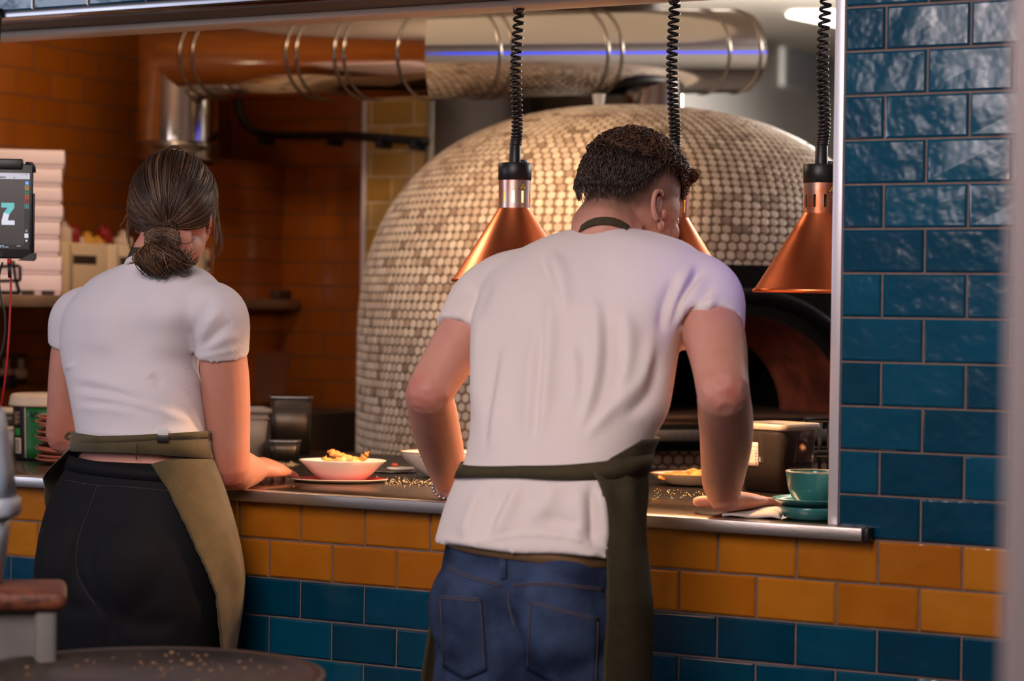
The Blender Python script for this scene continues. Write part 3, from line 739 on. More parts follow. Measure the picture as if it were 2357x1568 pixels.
obj('tub_body', join(tubloft([(W_*.88, D_*.88, .001), (W_*.97, D_*.97, .118), (W_*1.0, D_*1.0, .134)], qa, ang), tubloft([(W_*.85, D_*.85, .004), (W_*.94, D_*.94, .118), (W_*.98, D_*.98, .1345)], qa, ang)), TUBM, tb)
obj('lid', join(tubloft([(W_*1.02, D_*1.02, .128), (W_*1.07, D_*1.07, .131), (W_*1.07, D_*1.07, .141), (W_*1.03, D_*1.03, .1425), (W_*1.0, D_*1.0, .1385), (W_*.96, D_*.96, .1370)], qa, ang)), TUBR, tb)
lw = tubloft([(W_*.72, D_*.62, .1375), (W_*.72, D_*.62, .1382)], qa, ang, .003)
obj('paper_slip', lw, PAPER, tb)
INK = mat('black_ink', (20, 18, 20), .6)
M_ = rotz(ang, qa)
ink = []
for k in range(5):
    pth = [(-.028+.012*k, -.010, .1386), (-.024+.012*k, .006, .1386), (-.020+.012*k, -.008, .1386), (-.018+.012*k, .004, .1386)]
    ink.append(tube(xf(np.array(pth), M_), .0007, 5))
obj('ink_marks', join(*ink), INK, tb)
cont = tubloft([(W_*.82, D_*.82, .005), (W_*.87, D_*.87, .062)], qa, ang)
tag(obj('brown_sauce', cont, mat('brown_contents', (92, 60, 44), .6, var=.4, vscale=20)), 'brown food inside the smoky clear tub', 'food')
# label on its left face
def lface(u, v, off=.0015):                                  # left face as seen from the counter
    k = .5*D_*(.88+.09*v/.118)
    return xf(np.array([[u, -k-off, v]]), M_)[0]
LG = np.array([[lface(u, v) for u in np.linspace(-.050, -.006, 5)] for v in np.linspace(.052, .102, 6)])
lbv = obj('white_label', grid_sheet(LG, .0004), mat('pinkish_label', (224, 196, 190), .7), tb)
ln = []
for v in (.094, .084): ln.append(tube(np.array([lface(-.049, v, .0019), lface(-.007, v, .0019)]), .0003, 4))
for v in (.058, .064, .071, .077):
    ln.append(tube(np.array([lface(-.014, v, .0019), lface(-.014, v+.004, .0019)]), .0007, 4))
    ln.append(tube(np.array([lface(-.010, v+.001, .0019), lface(-.010, v+.004, .0019)]), .0006, 4))
for v in (.058, .070):
    sq = [lface(-.030, v, .0019), lface(-.021, v, .0019), lface(-.021, v+.008, .0019), lface(-.030, v+.008, .0019), lface(-.030, v, .0019)]
    ln.append(tube(np.array(sq), .0003, 4))
obj('label_print', join(*ln), INK, tb)

# black wire rack behind
qk = atZ(1925, 1106, CT); qk[2] = zt
WIRE = mat('black_wire', (18, 14, 14), .4, .5)
rk = thing('wire_rack', 'black wire rack standing behind the clear tub by the right pillar', 'rack', tuple(qk))
wv_ = []
for k in range(7):
    u = -.06+.02*k
    for s_ in (0, .12):
        a_ = qk+np.array([RT[0], RT[1], 0])*u+np.array([FW[0], FW[1], 0])*s_
        wv_.append(tube(np.array([a_+np.array([0, 0, .001]), a_+np.array([0, 0, .130])]), .0022, 7))
for g_w in wv_: obj('upright', g_w, WIRE, rk)
hv = []
for z_ in (.004, .052, .064, .130):
    cs = [qk+np.array([RT[0], RT[1], 0])*u+np.array([FW[0], FW[1], 0])*s_+np.array([0, 0, z_]) for u, s_ in ((-.06, 0), (.06, 0), (.06, .12), (-.06, .12), (-.06, 0))]
    hv.append(tube(np.array(cs), .0028, 7))
obj('hoops', join(*hv), WIRE, rk)

# folded white cloth under the man's right hand
CLOTHW = mat('white_cloth', (206, 194, 188), .9, bump=.4, bscale=60)
ca = [atZ(1662, 1190, CT), atZ(1796, 1198, CT), atZ(1806, 1176, CT), atZ(1684, 1168, CT)]
Gc = []
for i in range(12):
    v = i/11; r_ = []
    for j in range(20):
        u = j/19; a_ = ca[0]*(1-u)*(1-v)+ca[1]*u*(1-v)+ca[2]*u*v+ca[3]*(1-u)*v
        e_ = min(1, 5*min(v, 1-v)+.25)*min(1, 6*min(u, 1-u)+.3)
        r_.append(a_+np.array([0, 0, 0.002+(.0050+.0080*u*u)*e_+.0012*math.sin(9*u+4*v)]))
    Gc.append(r_)
Gc = np.array(Gc); Gc[..., 2] = np.maximum(Gc[..., 2], CT+.0025)
tag(obj('folded_cloth', grid_sheet(Gc, .003), CLOTHW), 'folded white cloth on the steel edge under the man\'s right hand', 'cloth')

# crumbs
cr = []; g_ = np.random.default_rng(3)
def crumb(px, py):
    q = atZ(px, py, CT); r_ = abs(g_.normal(.0004, .00035))+.0003
    return ellipsoid(q+np.array([0, 0, r_]), (r_*1.3, r_, r_), nu=5, nv=4)
for _ in range(200): cr.append(crumb(g_.uniform(880, 1010), 1111+g_.normal(0, 4.0)))
for _ in range(60): cr.append(crumb(g_.uniform(650, 1000), 1098+g_.normal(0, 9)))
for _ in range(70): cr.append(crumb(g_.uniform(1500, 1620), 1140+g_.normal(0, 6)))
for _ in range(150): cr.append(crumb(g_.normal(662, 16), 1070+g_.normal(0, 2.2)))
o = obj('crumbs', join(*cr), mat('pale_crumbs', (236, 208, 160), .7)); tag(o, 'pale salt and bread crumbs scattered over the worktop', 'crumbs', kind='stuff')

# ================================================================== LEFT END OF THE PASS
qt = atD(112, 1050, 5.45); qt[2] = zt
tub = thing('food_tub', 'round black and green food tub with a pale lid', 'tub', tuple(qt))
R0 = .085
TUBK = mat('black_label', (22, 16, 14), .4); TUBG = mat('green_label', (26, 92, 40), .4); TUBP = mat('pale_tub_plastic', (206, 178, 150), .45)
obj('tub_body', lathe([(.0, .0), (R0*.93, .0), (R0*.95, .004), (R0, .130), (R0, .133)], 64, qt), TUBK, tub)
va = math.atan2(-FW[1], -FW[0])                              # toward the camera
def onTub(px_off, z, r): a = va+px_off/R0; return np.array([qt[0]+r*math.cos(a), qt[1]+r*math.sin(a), qt[2]+z])
def patch(u0, u1, z0, z1, off, n=16): 
    return grid_sheet(np.array([[onTub(u, z, R0*(.95+.05*z/.125)+off) for u in np.linspace(u0, u1, n)] for z in np.linspace(z0, z1, 6)]), .0003)
obj('green_panel', patch(-.0415, .115, .005, .126, .0006, 30), TUBG, tub)
obj('white_line', patch(-.0448, -.0415, .005, .126, .0010, 3), TUBP, tub)
obj('green_badge', patch(-.088, -.062, .056, .074, .0008, 8), mat('bright_green_label', (44, 120, 50), .4), tub)
bcd = obj('barcode', patch(-.087, -.059, .014, .051, .0008, 8), TUBP, tub)
bars = []
for k in range(12):
    z_ = .020+.0024*k
    bars.append(patch(-.083, -.064, z_, z_+.0009+.0006*(k % 3 == 0), .0012, 6))
obj('bars', join(*bars), INK, bcd)
tx = []
for k in range(9): tx.append(patch(-.090, -.062 if k % 3 else -.072, .083+.0034*k, .0862+.0034*k, .0008, 5))
obj('small_print', join(*tx), mat('faint_print', (120, 92, 72), .6), tub)
obj('lid', lathe([(.0, .1545), (R0*.97, .1550), (R0*1.03, .1540), (R0*1.075, .148), (R0*1.10, .134), (R0*1.12, .130), (R0*1.10, .1265), (R0*1.01, .1275)], 64, qt), TUBP, tub)
# lettering on the green panel: N and a raised o
def stroke(pts, r=.0011): return tube(np.array([onTub(u-.018, z+.004, R0*1.0+.0012) for u, z in pts]), r, 6)
obj('lettering', join(stroke([(-.010, .096), (-.010, .110)]), stroke([(-.010, .110), (-.002, .096)]), stroke([(-.002, .096), (-.002, .110)]),
    stroke([(.003+.003*math.cos(a), .106+.003*math.sin(a)) for a in np.linspace(0, 2*PI, 12)], .0008), stroke([(.008, .096), (.008, .110)]), stroke([(.005, .106), (.008, .110)]),
    stroke([(-.010, .090), (.012, .090)], .0006)), INK, tub)
# leaning stack of terracotta-rimmed dishes
TERR = mat('terracotta_rim', (188, 104, 80), .45); DISH = mat('dark_dish_glaze', (106, 58, 46), .3)
qd = atD(151, 1060, 5.285); qd[2] = zt
hh = 0.0
tilts = [(.02, .0), (.03, .05), (-.02, .16), (.05, .12), (-.03, .10), (.04, .17), (.02, .11), (-.05, .13), (.03, .20), (.02, .24)]
order = ['bottom', 'second from the bottom', 'third from the bottom', 'fourth from the bottom', 'fifth from the bottom', 'fifth from the top', 'fourth from the top', 'third from the top', 'second from the top', 'topmost, red-faced']
for k, (a_, b_) in enumerate(tilts):
    ax = Matrix.Rotation(b_*.55, 3, Vector((-RT[0]*.2+FW[0], -RT[1]*.2+FW[1], 0))) @ Matrix.Rotation(a_, 3, 'X')
    c_ = qd+np.array([RT[0], RT[1], 0])*(.004*math.sin(k*2.1))+np.array([0, 0, .0005+hh]); hh += .0078+(.0035 if k in (3, 5) else 0)+b_*.012
    t_ = thing('side_dish', 'terracotta-rimmed dish, %s in the leaning stack' % order[k], 'dish', tuple(c_), 'terracotta-rimmed dishes in the leaning stack')
    Mx = np.eye(4); Mx[:3, :3] = np.array(ax); Mx[:3, 3] = c_
    sc_ = 1.0
    obj('dish_body', (lambda g: (xf(g[0], Mx), g[1]))(lathe([(.0, .0), (.038, .0), (.050, .003), (.0665, .0105), (.0660, .0120), (.049, .0052), (.0, .0030)], 48)), DISH if k < 9 else REDG, t_)
    obj('rim', (lambda g: (xf(g[0], Mx), g[1]))(lathe([(.0657, .0100), (.0685, .0118), (.0676, .0136), (.0648, .0125)], 48)), TERR, t_)
# pale tubs at the far left
for k, (px, py, h_, w_, lb) in enumerate(((2, 1042, .062, .10, 'low pale plastic tub at the far left end of the pass'), )):
    q = atZ(px, py, CT); q[2] = zt
    tt = thing('plastic_tub', lb, 'tub', tuple(q))
    obj('tub_body', tubloft([(w_*.9, w_*.8, .0), (w_, w_*.9, h_)], q, RVIEW), mat('grey_tub_plastic', (150, 142, 134), .4), tt)
    obj('rim', tubloft([(w_*1.05, w_*.95, h_-.004), (w_*1.06, w_*.96, h_+.004), (w_*1.0, w_*.9, h_+.0045)], q, RVIEW), TUBP, tt)
    q2 = q+np.array([0, 0, h_+.0055])
    tt = thing('plastic_tub', 'dark pale-lidded tub stacked on the low one at the far left end of the pass', 'tub', tuple(q2))
    obj('tub_body', tubloft([(w_*.86, w_*.8, .0), (w_*.95, w_*.86, .030)], q2, RVIEW), mat('dark_tub_plastic', (70, 56, 46), .4), tt)
    obj('lid', tubloft([(w_*1.02, w_*.92, .0305), (w_*1.03, w_*.93, .040), (w_*.97, w_*.88, .043)], q2, RVIEW), TUBP, tt)
# grey ingredient tub behind the woman's right arm
q = atZ(545, 1052, CT); q[2] = zt
gt = thing('ingredient_tub', 'light grey plastic tub just behind the woman\'s right arm', 'tub', tuple(q))
GTM = mat('light_grey_plastic', (168, 160, 158), .45)
obj('tub_body', join(tubloft([(.120, .11, .0), (.142, .13, .112)], q, RVIEW+.25), tubloft([(.116, .106, .004), (.138, .126, .1125)], q, RVIEW+.25)), GTM, gt)
obj('rim', tubloft([(.146, .134, .094), (.148, .136, .096), (.148, .136, .097)], q, RVIEW+.25), GTM, gt)
obj('lid', join(tubloft([(.150, .138, .108), (.156, .144, .111), (.156, .144, .118), (.150, .138, .1205), (.144, .132, .1165), (.10, .09, .1150)], q, RVIEW+.25)), mat('grey_lid_plastic', (150, 146, 146), .35), gt)
# steel pans further back on the worktop
PAN = mat('dull_pan_steel', (96, 86, 76), .35, .8, var=.3, vscale=12)
for px, py, D, w_, h_, lb in ((668, 1050, 5.75, .105, .142, 'tall dull steel pan at the back of the worktop by the ochre wall'), (655, 1058, 5.52, .075, .045, 'small low steel pan in front of the tall pan')):
    q = atD(px, py, D); q[2] = zt
    pn = thing('steel_pan', lb, 'pan', tuple(q))
    obj('pan_body', join(tubloft([(w_*.92, w_*.8, .0), (w_, w_*.9, h_)], q, RVIEW+.1), tubloft([(w_*.86, w_*.74, .006), (w_*.95, w_*.85, h_+.0005)], q, RVIEW+.1)), PAN, pn)
    obj('rim', tubloft([(w_*1.0, w_*.9, h_-.004), (w_*1.05, w_*.95, h_-.002), (w_*1.05, w_*.95, h_+.002), (w_*.97, w_*.87, h_+.0022)], q, RVIEW+.1, cap=False), STEEL, pn)
# thin dark panel filling a dark rectangle near the back wall
bq = [atD(588, 925, 6.7), atD(652, 925, 6.7), atD(668, 812, 6.95), atD(588, 812, 6.95)]
tag(obj('dark_panel', loft([bq, [b_+np.array([FW[0], FW[1], 0])*.02 for b_ in bq]], True), mat('dark_panel_brown', (70, 34, 12), .6), smooth=False), 'dark panel leaning at the back behind the tall steel pan', 'board')
sb_ = atD(620, 940, 6.85)
tag(obj('back_bench', box((-1.78, 1.62, 0), (-.95, 2.0, sb_[2]), .004), mat('bench_steel', (60, 44, 32), .5, .4)), 'dark low bench along the ochre back wall', 'bench')
# ================================================================== PEOPLE
SKIN_ST = [(0, (172, 82, 68)), (.30, (192, 132, 114)), (.55, (164, 112, 94)), (.78, (104, 80, 70)), (1, (46, 33, 28))]
SKINW = attr_mat('skin_woman', SKIN_ST, 'zone', rough=.52, spec=.35, sss=.12, noise=.03, nscale=30, bump=.05, bscale=300)
SKINM = attr_mat('skin_man', [(0, (174, 80, 68)), (.30, (194, 138, 122)), (.55, (166, 116, 100)), (.78, (108, 84, 74)), (1, (44, 32, 28))], 'zone', rough=.52, spec=.35, sss=.12, noise=.05, nscale=26, bump=.05, bscale=300)
HAIRW = attr_mat('brown_hair', [(0, (32, 21, 17)), (.5, (58, 38, 28)), (.8, (98, 68, 46)), (1, (132, 96, 66))], rough=.45, spec=.35)
HAIRM = attr_mat('dark_curly_hair', [(0, (24, 16, 13)), (.6, (48, 31, 23)), (1, (104, 62, 34))], rough=.40, spec=.45)
def shirt_mat(name, col, ribs=0.0, bump=.2, bscale=260):
    mt = mat(name, col, .88, bump=bump, bscale=bscale, sheen=.15, spec=.2)
    if ribs:
        nt = mt.node_tree; N = nt.nodes; L = nt.links; b = N['Principled BSDF']
        tc = N.new('ShaderNodeTexCoord'); wv = N.new('ShaderNodeTexWave'); wv.bands_direction = 'X'; wv.inputs['Scale'].default_value = ribs; wv.inputs['Distortion'].default_value = .4
        L.new(tc.outputs['Object'], wv.inputs['Vector'])
        bp_ = N.new('ShaderNodeBump'); bp_.inputs['Strength'].default_value = .16; bp_.inputs['Distance'].default_value = .0015
        L.new(wv.outputs['Fac'], bp_.inputs['Height']); L.new(bp_.outputs[0], b.inputs['Normal'])
    return mt
TEE = shirt_mat('white_jersey', (216, 203, 200))
RIB = shirt_mat('white_rib_knit', (208, 200, 206), ribs=95)
OLIVE = mat('olive_canvas', (84, 73, 49), .85, var=.2, vscale=30, bump=.3, bscale=320, sheen=.2, spec=.2)
OLIVED = mat('dark_olive_canvas', (68, 60, 43), .85, var=.2, vscale=30, bump=.3, bscale=320, spec=.2)
LEGG = mat('black_leggings', (17, 16, 20), .75, bump=.12, bscale=420, spec=.22)
DENIM = mat('blue_denim', (22, 31, 54), .85, var=.65, vscale=11, col2=(54, 68, 98), bump=.4, bscale=380, spec=.2)
STITCH = mat('denim_stitching', (84, 72, 76), .8)
SHOE = mat('black_shoe', (24, 22, 24), .5)

class Stack:
    """a trunk as horizontal rings: half-widths worked out from the outline's left and right edge at each height"""
    def __init__(self, rows, beta=0.0):
        self.ex = np.array([math.cos(beta), math.sin(beta), 0]); self.ey = np.array([-math.sin(beta), math.cos(beta), 0])
        T = []
        for (y, xl, xr, Yc, k) in rows:
            c = atY((xl+xr)/2, y, Yc); s = scale_at(c); w_ = (xr-xl)/2/s
            d = c-CAM; p = unit([d[1], -d[0], 0])
            a = w_/math.sqrt((p@self.ex)**2+(k*(p@self.ey))**2)
            T.append((c[2], c[0], c[1], a, k*a))
        T = np.array(sorted(T)); self.z = T[:, 0]; self.T = T[:, 1:]
    def at(self, z):
        z = np.clip(z, self.z[0], self.z[-1]); i = int(np.clip(np.searchsorted(self.z, z)-1, 0, len(self.z)-2))
        t = (z-self.z[i])/(self.z[i+1]-self.z[i])
        p0 = self.T[max(0, i-1)]; p1 = self.T[i]; p2 = self.T[i+1]; p3 = self.T[min(len(self.z)-1, i+2)]
        z0 = self.z[max(0, i-1)]; z3 = self.z[min(len(self.z)-1, i+2)]; h = self.z[i+1]-self.z[i]
        m1 = (p2-p0)/max(1e-6, self.z[i+1]-z0)*h; m2 = (p3-p1)/max(1e-6, z3-self.z[i])*h
        return (2*t**3-3*t*t+1)*p1+(t**3-2*t*t+t)*m1+(-2*t**3+3*t*t)*p2+(t**3-t*t)*m2
    def pt(self, z, ph, off=0.0, n=2.25):
        cx, cy, a, b = self.at(z); c = math.cos(ph); s = math.sin(ph); e = 2/n
        return np.array([cx, cy, z])+self.ex*(a+off)*math.copysign(abs(c)**e, c)+self.ey*(b+off)*math.copysign(abs(s)**e, s)
    def loft(self, off=0.0, levels=60, n=72, z0=None, z1=None, zfun=None):
        zs = np.linspace(self.z[0] if z0 is None else z0, self.z[-1] if z1 is None else z1, levels)
        return loft([[self.pt(z, 2*PI*j/n, off) for j in range(n)] for z in zs], True)
    def edge(self, z, xpx, off, lo, hi):
        """angle of the surface point that stands at the given sideways place"""
        ph = np.linspace(lo, hi, 160); X = np.array([proj(self.pt(z, p, off))[0] for p in ph])
        return ph[int(np.argmin(abs(X-xpx)))]
def zat(x, y, Yc): return atY(x, y, Yc)[2]

def polydist(Q, L):
    """distance to a line of points, and how far along it (0..1)"""
    L = np.asarray(L, float); best = np.full(len(Q), 1e9); par = np.zeros(len(Q))
    ln = np.linalg.norm(np.diff(L, axis=0), axis=1); acc = np.concatenate([[0], np.cumsum(ln)])/max(1e-9, ln.sum())
    for i, (a, b) in enumerate(zip(L[:-1], L[1:])):
        ab = b-a; t = np.clip(((Q-a)@ab)/(ab@ab), 0, 1); r = np.linalg.norm(Q-(a+t[:, None]*ab), axis=1)
        m_ = r < best; best = np.where(m_, r, best); par = np.where(m_, acc[i]+(acc[i+1]-acc[i])*t, par)
    return best, par
def folds(me, lines, taper=True):
    """press cloth folds into a garment's back: (polyline, width, height)"""
    V = coords(me); N = normals(me); Q = proj(V)[:, :2]; d = V-CAM; d /= np.linalg.norm(d, axis=1)[:, None]
    fac = np.clip((-(N*d).sum(1)+.15)/.35, 0, 1); H = np.zeros(len(V))
    for L, w_, h in lines:
        L = np.asarray(L, float)
        if len(L) > 2: L = spline(np.c_[L, np.zeros(len(L))], 14)[:, :2]
        r, u = polydist(Q, L); tp = np.clip(np.minimum(u, 1-u)/.30, 0, 1) if taper and w_ > 4 else np.ones(len(u)); tp = tp*tp*(3-2*tp)
        H += h*tp*np.exp(-(r/(w_*(.7+.5*tp)))**2)
    V = V+N*(H*fac)[:, None]; set_coords(me, V)
def wavy(me, fn):
    V = coords(me); N = normals(me); set_coords(me, V+N*fn(V, N)[:, None])

def head_prims(H, r, f, u, s=1.0):
    ax = np.array([r, f, u]); P = lambda a, b, c: H+(r*a+f*b+u*c)*s
    E = lambda c, rad: ellipsoid(P(*c), np.array(rad)*s, ax)
    g = [E((0, -.012, .038), (.0765, .0965, .086)), E((0, .006, .006), (.073, .085, .075)), E((0, .030, -.045), (.060, .062, .070)),
         E((0, .048, -.088), (.040, .042, .030)), E((0, .086, -.022), (.013, .022, .024)), E((0, .075, .012), (.040, .020, .018)),
         E((0, .090, -.034), (.017, .014, .011)), E((0, .079, -.062), (.026, .014, .010)), E((.032, .062, -.030), (.026, .022, .026)), E((-.032, .062, -.030), (.026, .022, .026)),
         E((0, .018, -.066), (.0585, .062, .050)), E((0, -.048, -.055), (.054, .042, .060))]
    return g
def ear(H, r, f, u, side, s=1.0, flare=.24):
    """outer ear: a helix rim, a bowl, a lobe"""
    o = r*side
    ctr = H+(o*.0745-f*.006-u*.008)*s
    up_ = unit(u*.97-f*.22); bk = unit(-f+o*flare)
    rim = []
    for t in np.linspace(-.35, 4.9, 26):
        a = PI/2-t*.62+.35
        rr = 1.0
        x_ = .0190*math.cos(a); z_ = .0265*math.sin(a)
        rim.append(ctr+(bk*(x_+.012)+up_*(z_+.002))*s)
    g1 = tube(np.array(rim), np.array([.0030, .0042, .0044, .0042, .0040, .0038, .0044, .0050])*s, 9, round_ends=True)
    g2 = ellipsoid(ctr+(bk*.008-o*.0045)*s, np.array([.0022, .0175, .0245])*s, np.array([unit(np.cross(up_, bk)), bk, up_]), 18, 10)
    g3 = ellipsoid(ctr+(bk*.004-up_*.029)*s, np.array([.0050, .0085, .0100])*s, np.array([unit(np.cross(up_, bk)), bk, up_]), 14, 8)
    g4 = ellipsoid(ctr+(bk*.004-up_*.002+o*.004)*s, np.array([.0030, .008, .013])*s, np.array([unit(np.cross(up_, bk)), bk, up_]), 12, 8)
    inn = []
    for t in np.linspace(.2, 3.6, 14):
        a = PI/2-t*.62+.35; inn.append(ctr+(bk*(.0105*math.cos(a)+.009)+up_*(.0165*math.sin(a)+.002)-o*.0015)*s)
    g5 = tube(np.array(inn), np.array([.0022, .0028, .0022])*s, 8, round_ends=True)
    g6 = ellipsoid(ctr+(-bk*.004-up_*.006+o*.0005)*s, np.array([.0035, .0050, .0080])*s, np.array([unit(np.cross(up_, bk)), bk, up_]), 12, 8)
    return [g1, g2, g3, g5, g6]
def hand(wr, f, up_, side, L=1.0, curl=((.2, .35, .25),)*4, spread=.10, thumb=(.62, .62, -.12)):
    f = unit(f); s = unit(np.cross(f, up_))*side; up_ = unit(up_-f*(up_@f)); g = []
    R = []
    for d_, w_, t_ in ((-.01, .026, .019), (.012, .030, .0185), (.040, .039, .0170), (.070, .0425, .0145), (.092, .0410, .0125), (.100, .036, .0095)):
        R.append([wr+(f*d_+s*w_*math.copysign(abs(math.cos(a))**.8, math.cos(a))+up_*t_*math.copysign(abs(math.sin(a))**.9, math.sin(a)))*L for a in np.linspace(0, 2*PI, 24, endpoint=False)])
    g.append(loft(R))
    for k, (o_, ln, b_) in enumerate(((.0305, .074, .092), (.0105, .082, .096), (-.0100, .076, .093), (-.0295, .060, .086))):
        d_ = unit(f+s*spread*(1.5-k)*.7); P = [wr+(f*(b_-.020)+s*o_)*L, wr+(f*b_+s*o_)*L]; ang = 0
        for ph, fr in zip(curl[k % len(curl)], (.45, .30, .25)):
            ang += ph; P.append(P[-1]+(d_*math.cos(ang)-up_*math.sin(ang))*ln*fr*L)
        g.append(tube(spline(P, 14), np.array([.0092, .0096, .0088, .0084, .0078, .0070])*L, 12, round_ends=True))
    tb_ = wr+(f*.022+s*.026-up_*.003)*L; td = unit(f*thumb[0]+s*thumb[1]+up_*thumb[2])
    P = [wr+(f*.004+s*.014)*L, tb_, tb_+td*.034*L, tb_+unit(td+f*.35)*.062*L]
    g.append(tube(spline(P, 12), np.array([.013, .0135, .0115, .0100, .0080])*L, 12, round_ends=True))
    g.append(ellipsoid(wr+(f*.035+s*.022-up_*.006)*L, np.array([.026, .016, .013])*L, np.array([f, s, up_])))
    return g
def press_on(bv, x, y, off):
    hit = bv.ray_cast(Vector(CAM), Vector(unit(ray(x, y))))
    return None if hit[0] is None else np.array(hit[0])+np.array(hit[1])*off
def bvh_of(me): return BVHTree.FromPolygons([tuple(v) for v in coords(me)], [tuple(p.vertices) for p in me.polygons])
def strap_on(bv, lo, hi, off=.004, n=40):
    """a cloth strap lying on the body between a lower and an upper line"""
    A = spline(np.c_[np.array(lo, float), np.zeros(len(lo))], n); B = spline(np.c_[np.array(hi, float), np.zeros(len(hi))], n); G = []
    for p, q in zip(A, B):
        r_ = [press_on(bv, *(p*(1-t)+q*t)[:2], off) for t in (0, .25, .5, .75, 1)]
        if all(v is not None for v in r_): G.append(r_)
    return grid_sheet(np.array(G), .0025)
def finish_body(me, zones, base=.30):
    V = coords(me); z = np.full(len(V), base)
    for c, r_, v in zones: z += (v-base)*np.exp(-(np.linalg.norm(V-np.asarray(c), axis=1)/r_)**2)
    return V, z
def put(name, me, mtl, parent):
    o = link_mesh(name, me, mtl, parent); o.matrix_parent_inverse = parent_matrix(parent).inverted(); return o
def add_geo(me, g, attr=None):
    """append closed pieces (ears, strands) to an evaluated mesh"""
    bm = bmesh.new(); bm.from_mesh(me); vs = [bm.verts.new(Vector(p)) for p in g[0]]
    for f in g[1]:
        try: bm.faces.new([vs[i] for i in f]).smooth = True
        except ValueError: pass
    bmesh.ops.recalc_face_normals(bm, faces=bm.faces); bm.to_mesh(me); bm.free()
def strands(paths, radii, tints, n=4):
    V = []; F = []; T = []; o = 0
    for P, r, t in zip(paths, radii, tints):
        g = tube(P, r, n, cap=False); V.append(g[0]); F += [tuple(i+o for i in f) for f in g[1]]; T.append(np.full(len(g[0]), t)); o += len(g[0])
    return (np.concatenate(V), F), np.concatenate(T)
def strand_obj(name, paths, radii, tints, mtl, parent, n=4):
    g, T = strands(paths, radii, tints, n); me = to_mesh(name, g); vattr(me, 'tint', T); return put(name, me, mtl, parent)
def cloth_sheet(st, edgeA, edgeB, offs, zs, nph=60, ripple=None):
    G = []
    for i, z in enumerate(zs):
        a = edgeA(z); b = edgeB(z); row_ = []
        for j in range(nph):
            u = j/(nph-1); ph = a+(b-a)*u; off = offs(z, u)
            if ripple: off += ripple(z, u)
            row_.append(st.pt(z, ph, off))
        G.append(row_)
    return np.array(G)
def ring_band(st, zc, hw, off, n=120, thick=.003, tilt=None, wob=None):
    """closed strap round a trunk"""
    R = [[], [], [], []]
    for j in range(n):
        ph = 2*PI*j/n; z = zc+(tilt(ph) if tilt else 0); h = hw*(1+(wob(ph) if wob else 0))
        for k, (dz, o_) in enumerate(((-h, off), (-h, off+thick), (h, off+thick), (h, off))): R[k].append(st.pt(z+dz, ph, o_+.002*math.sin(3*ph+k)))
    V, F = loft(R+[R[0]], cap=False); return V, F
def shoe(c, f):
    f = unit(f); s = np.array([f[1], -f[0], 0]); u = np.array([0, 0, 1.]); ax = np.array([s, f, u])
    return join(ellipsoid(c+f*.02+u*.045, (.042, .085, .043), ax), ellipsoid(c+f*.10+u*.036, (.045, .075, .034), ax), ellipsoid(c-f*.045+u*.05, (.036, .045, .048), ax), tube(np.array([c-f*.02+u*.06, c-f*.02+u*.13]), .046, 14))
RH = unit([RT[0], RT[1], 0]); FH = unit([FW[0], FW[1], 0]); ZU = np.array([0, 0, 1.0])

# ------------------------------------------------------------------ the woman
WS = Stack([(604, 300, 428, -.155, .85), (618, 262, 462, -.155, .55), (640, 218, 490, -.16, .46), (672, 186, 508, -.165, .48), (715, 156, 506, -.165, .55), (770, 143, 472, -.165, .62),
            (830, 146, 450, -.17, .66), (880, 158, 456, -.18, .68), (930, 168, 462, -.19, .70), (970, 175, 466, -.195, .70), (1000, 180, 469, -.20, .70), (1012, 181, 469, -.20, .70)])
WH = Stack([(985, 184, 466, -.20, .70), (1020, 182, 466, -.20, .70), (1060, 168, 474, -.20, .70), (1110, 140, 486, -.205, .70), (1160, 118, 496, -.21, .70), (1220, 101, 505, -.215, .70),
            (1290, 89, 512, -.22, .70), (1350, 85, 513, -.22, .70), (1400, 88, 510, -.22, .68), (1440, 94, 504, -.22, .66), (1505, 104, 494, -.22, .60)])
wp = thing('person', 'woman in a white crop top, olive apron and black leggings leaning on the pass', 'person', (WH.at(.9)[0], WH.at(.9)[1], 0))
hf = unit(FH*.97+RH*.16); hr_ = np.array([hf[1], -hf[0], 0]); hu = unit(ZU*.985+hf*.17); hf = unit(hf-hu*(hf@hu)); hr_ = np.cross(hf, hu)
Hw = atY(402, 492, -.085)
wS_r = atY(503, 714, -.165); wE_r = atD(527, 1078, 4.545); wW_r = atD(586, 1083, 4.745)
wS_l = atY(178, 715, -.145); wE_l = atY(149, 1002, -.10); wW_l = wE_l+np.array([.10, .17, -.052])
nb = atY(365, 612, -.15)
def leg(a, k, b, ra, rk, rb): return tube(spline([a, k, b], 24), [ra, ra*.98, rk*1.08, rk, rk*1.06, rb*1.1, rb], 20, round_ends=True)
cxw, cyw, aw, bw_ = WH.at(WH.z[0]); hw_ = aw-.093
wl = [(np.array([cxw+sx*hw_, cyw, WH.z[0]+.02]), np.array([cxw+sx*hw_*.98, cyw-.01, .44]), np.array([cxw+sx*.095, cyw-.02, .09])) for sx in (-1, 1)]
hand_r = hand(wW_r+ZU*.004, unit(atD(650, 1077, 4.86)-wW_r), ZU*.74-FH*.68, -1, .98, curl=((.75, .95, .5), (.80, .95, .5), (.60, .65, .35), (.18, .30, .20)), spread=.26)
hand_l = hand(wW_l, np.array([.55, .83, -.04]), ZU, 1, .93)
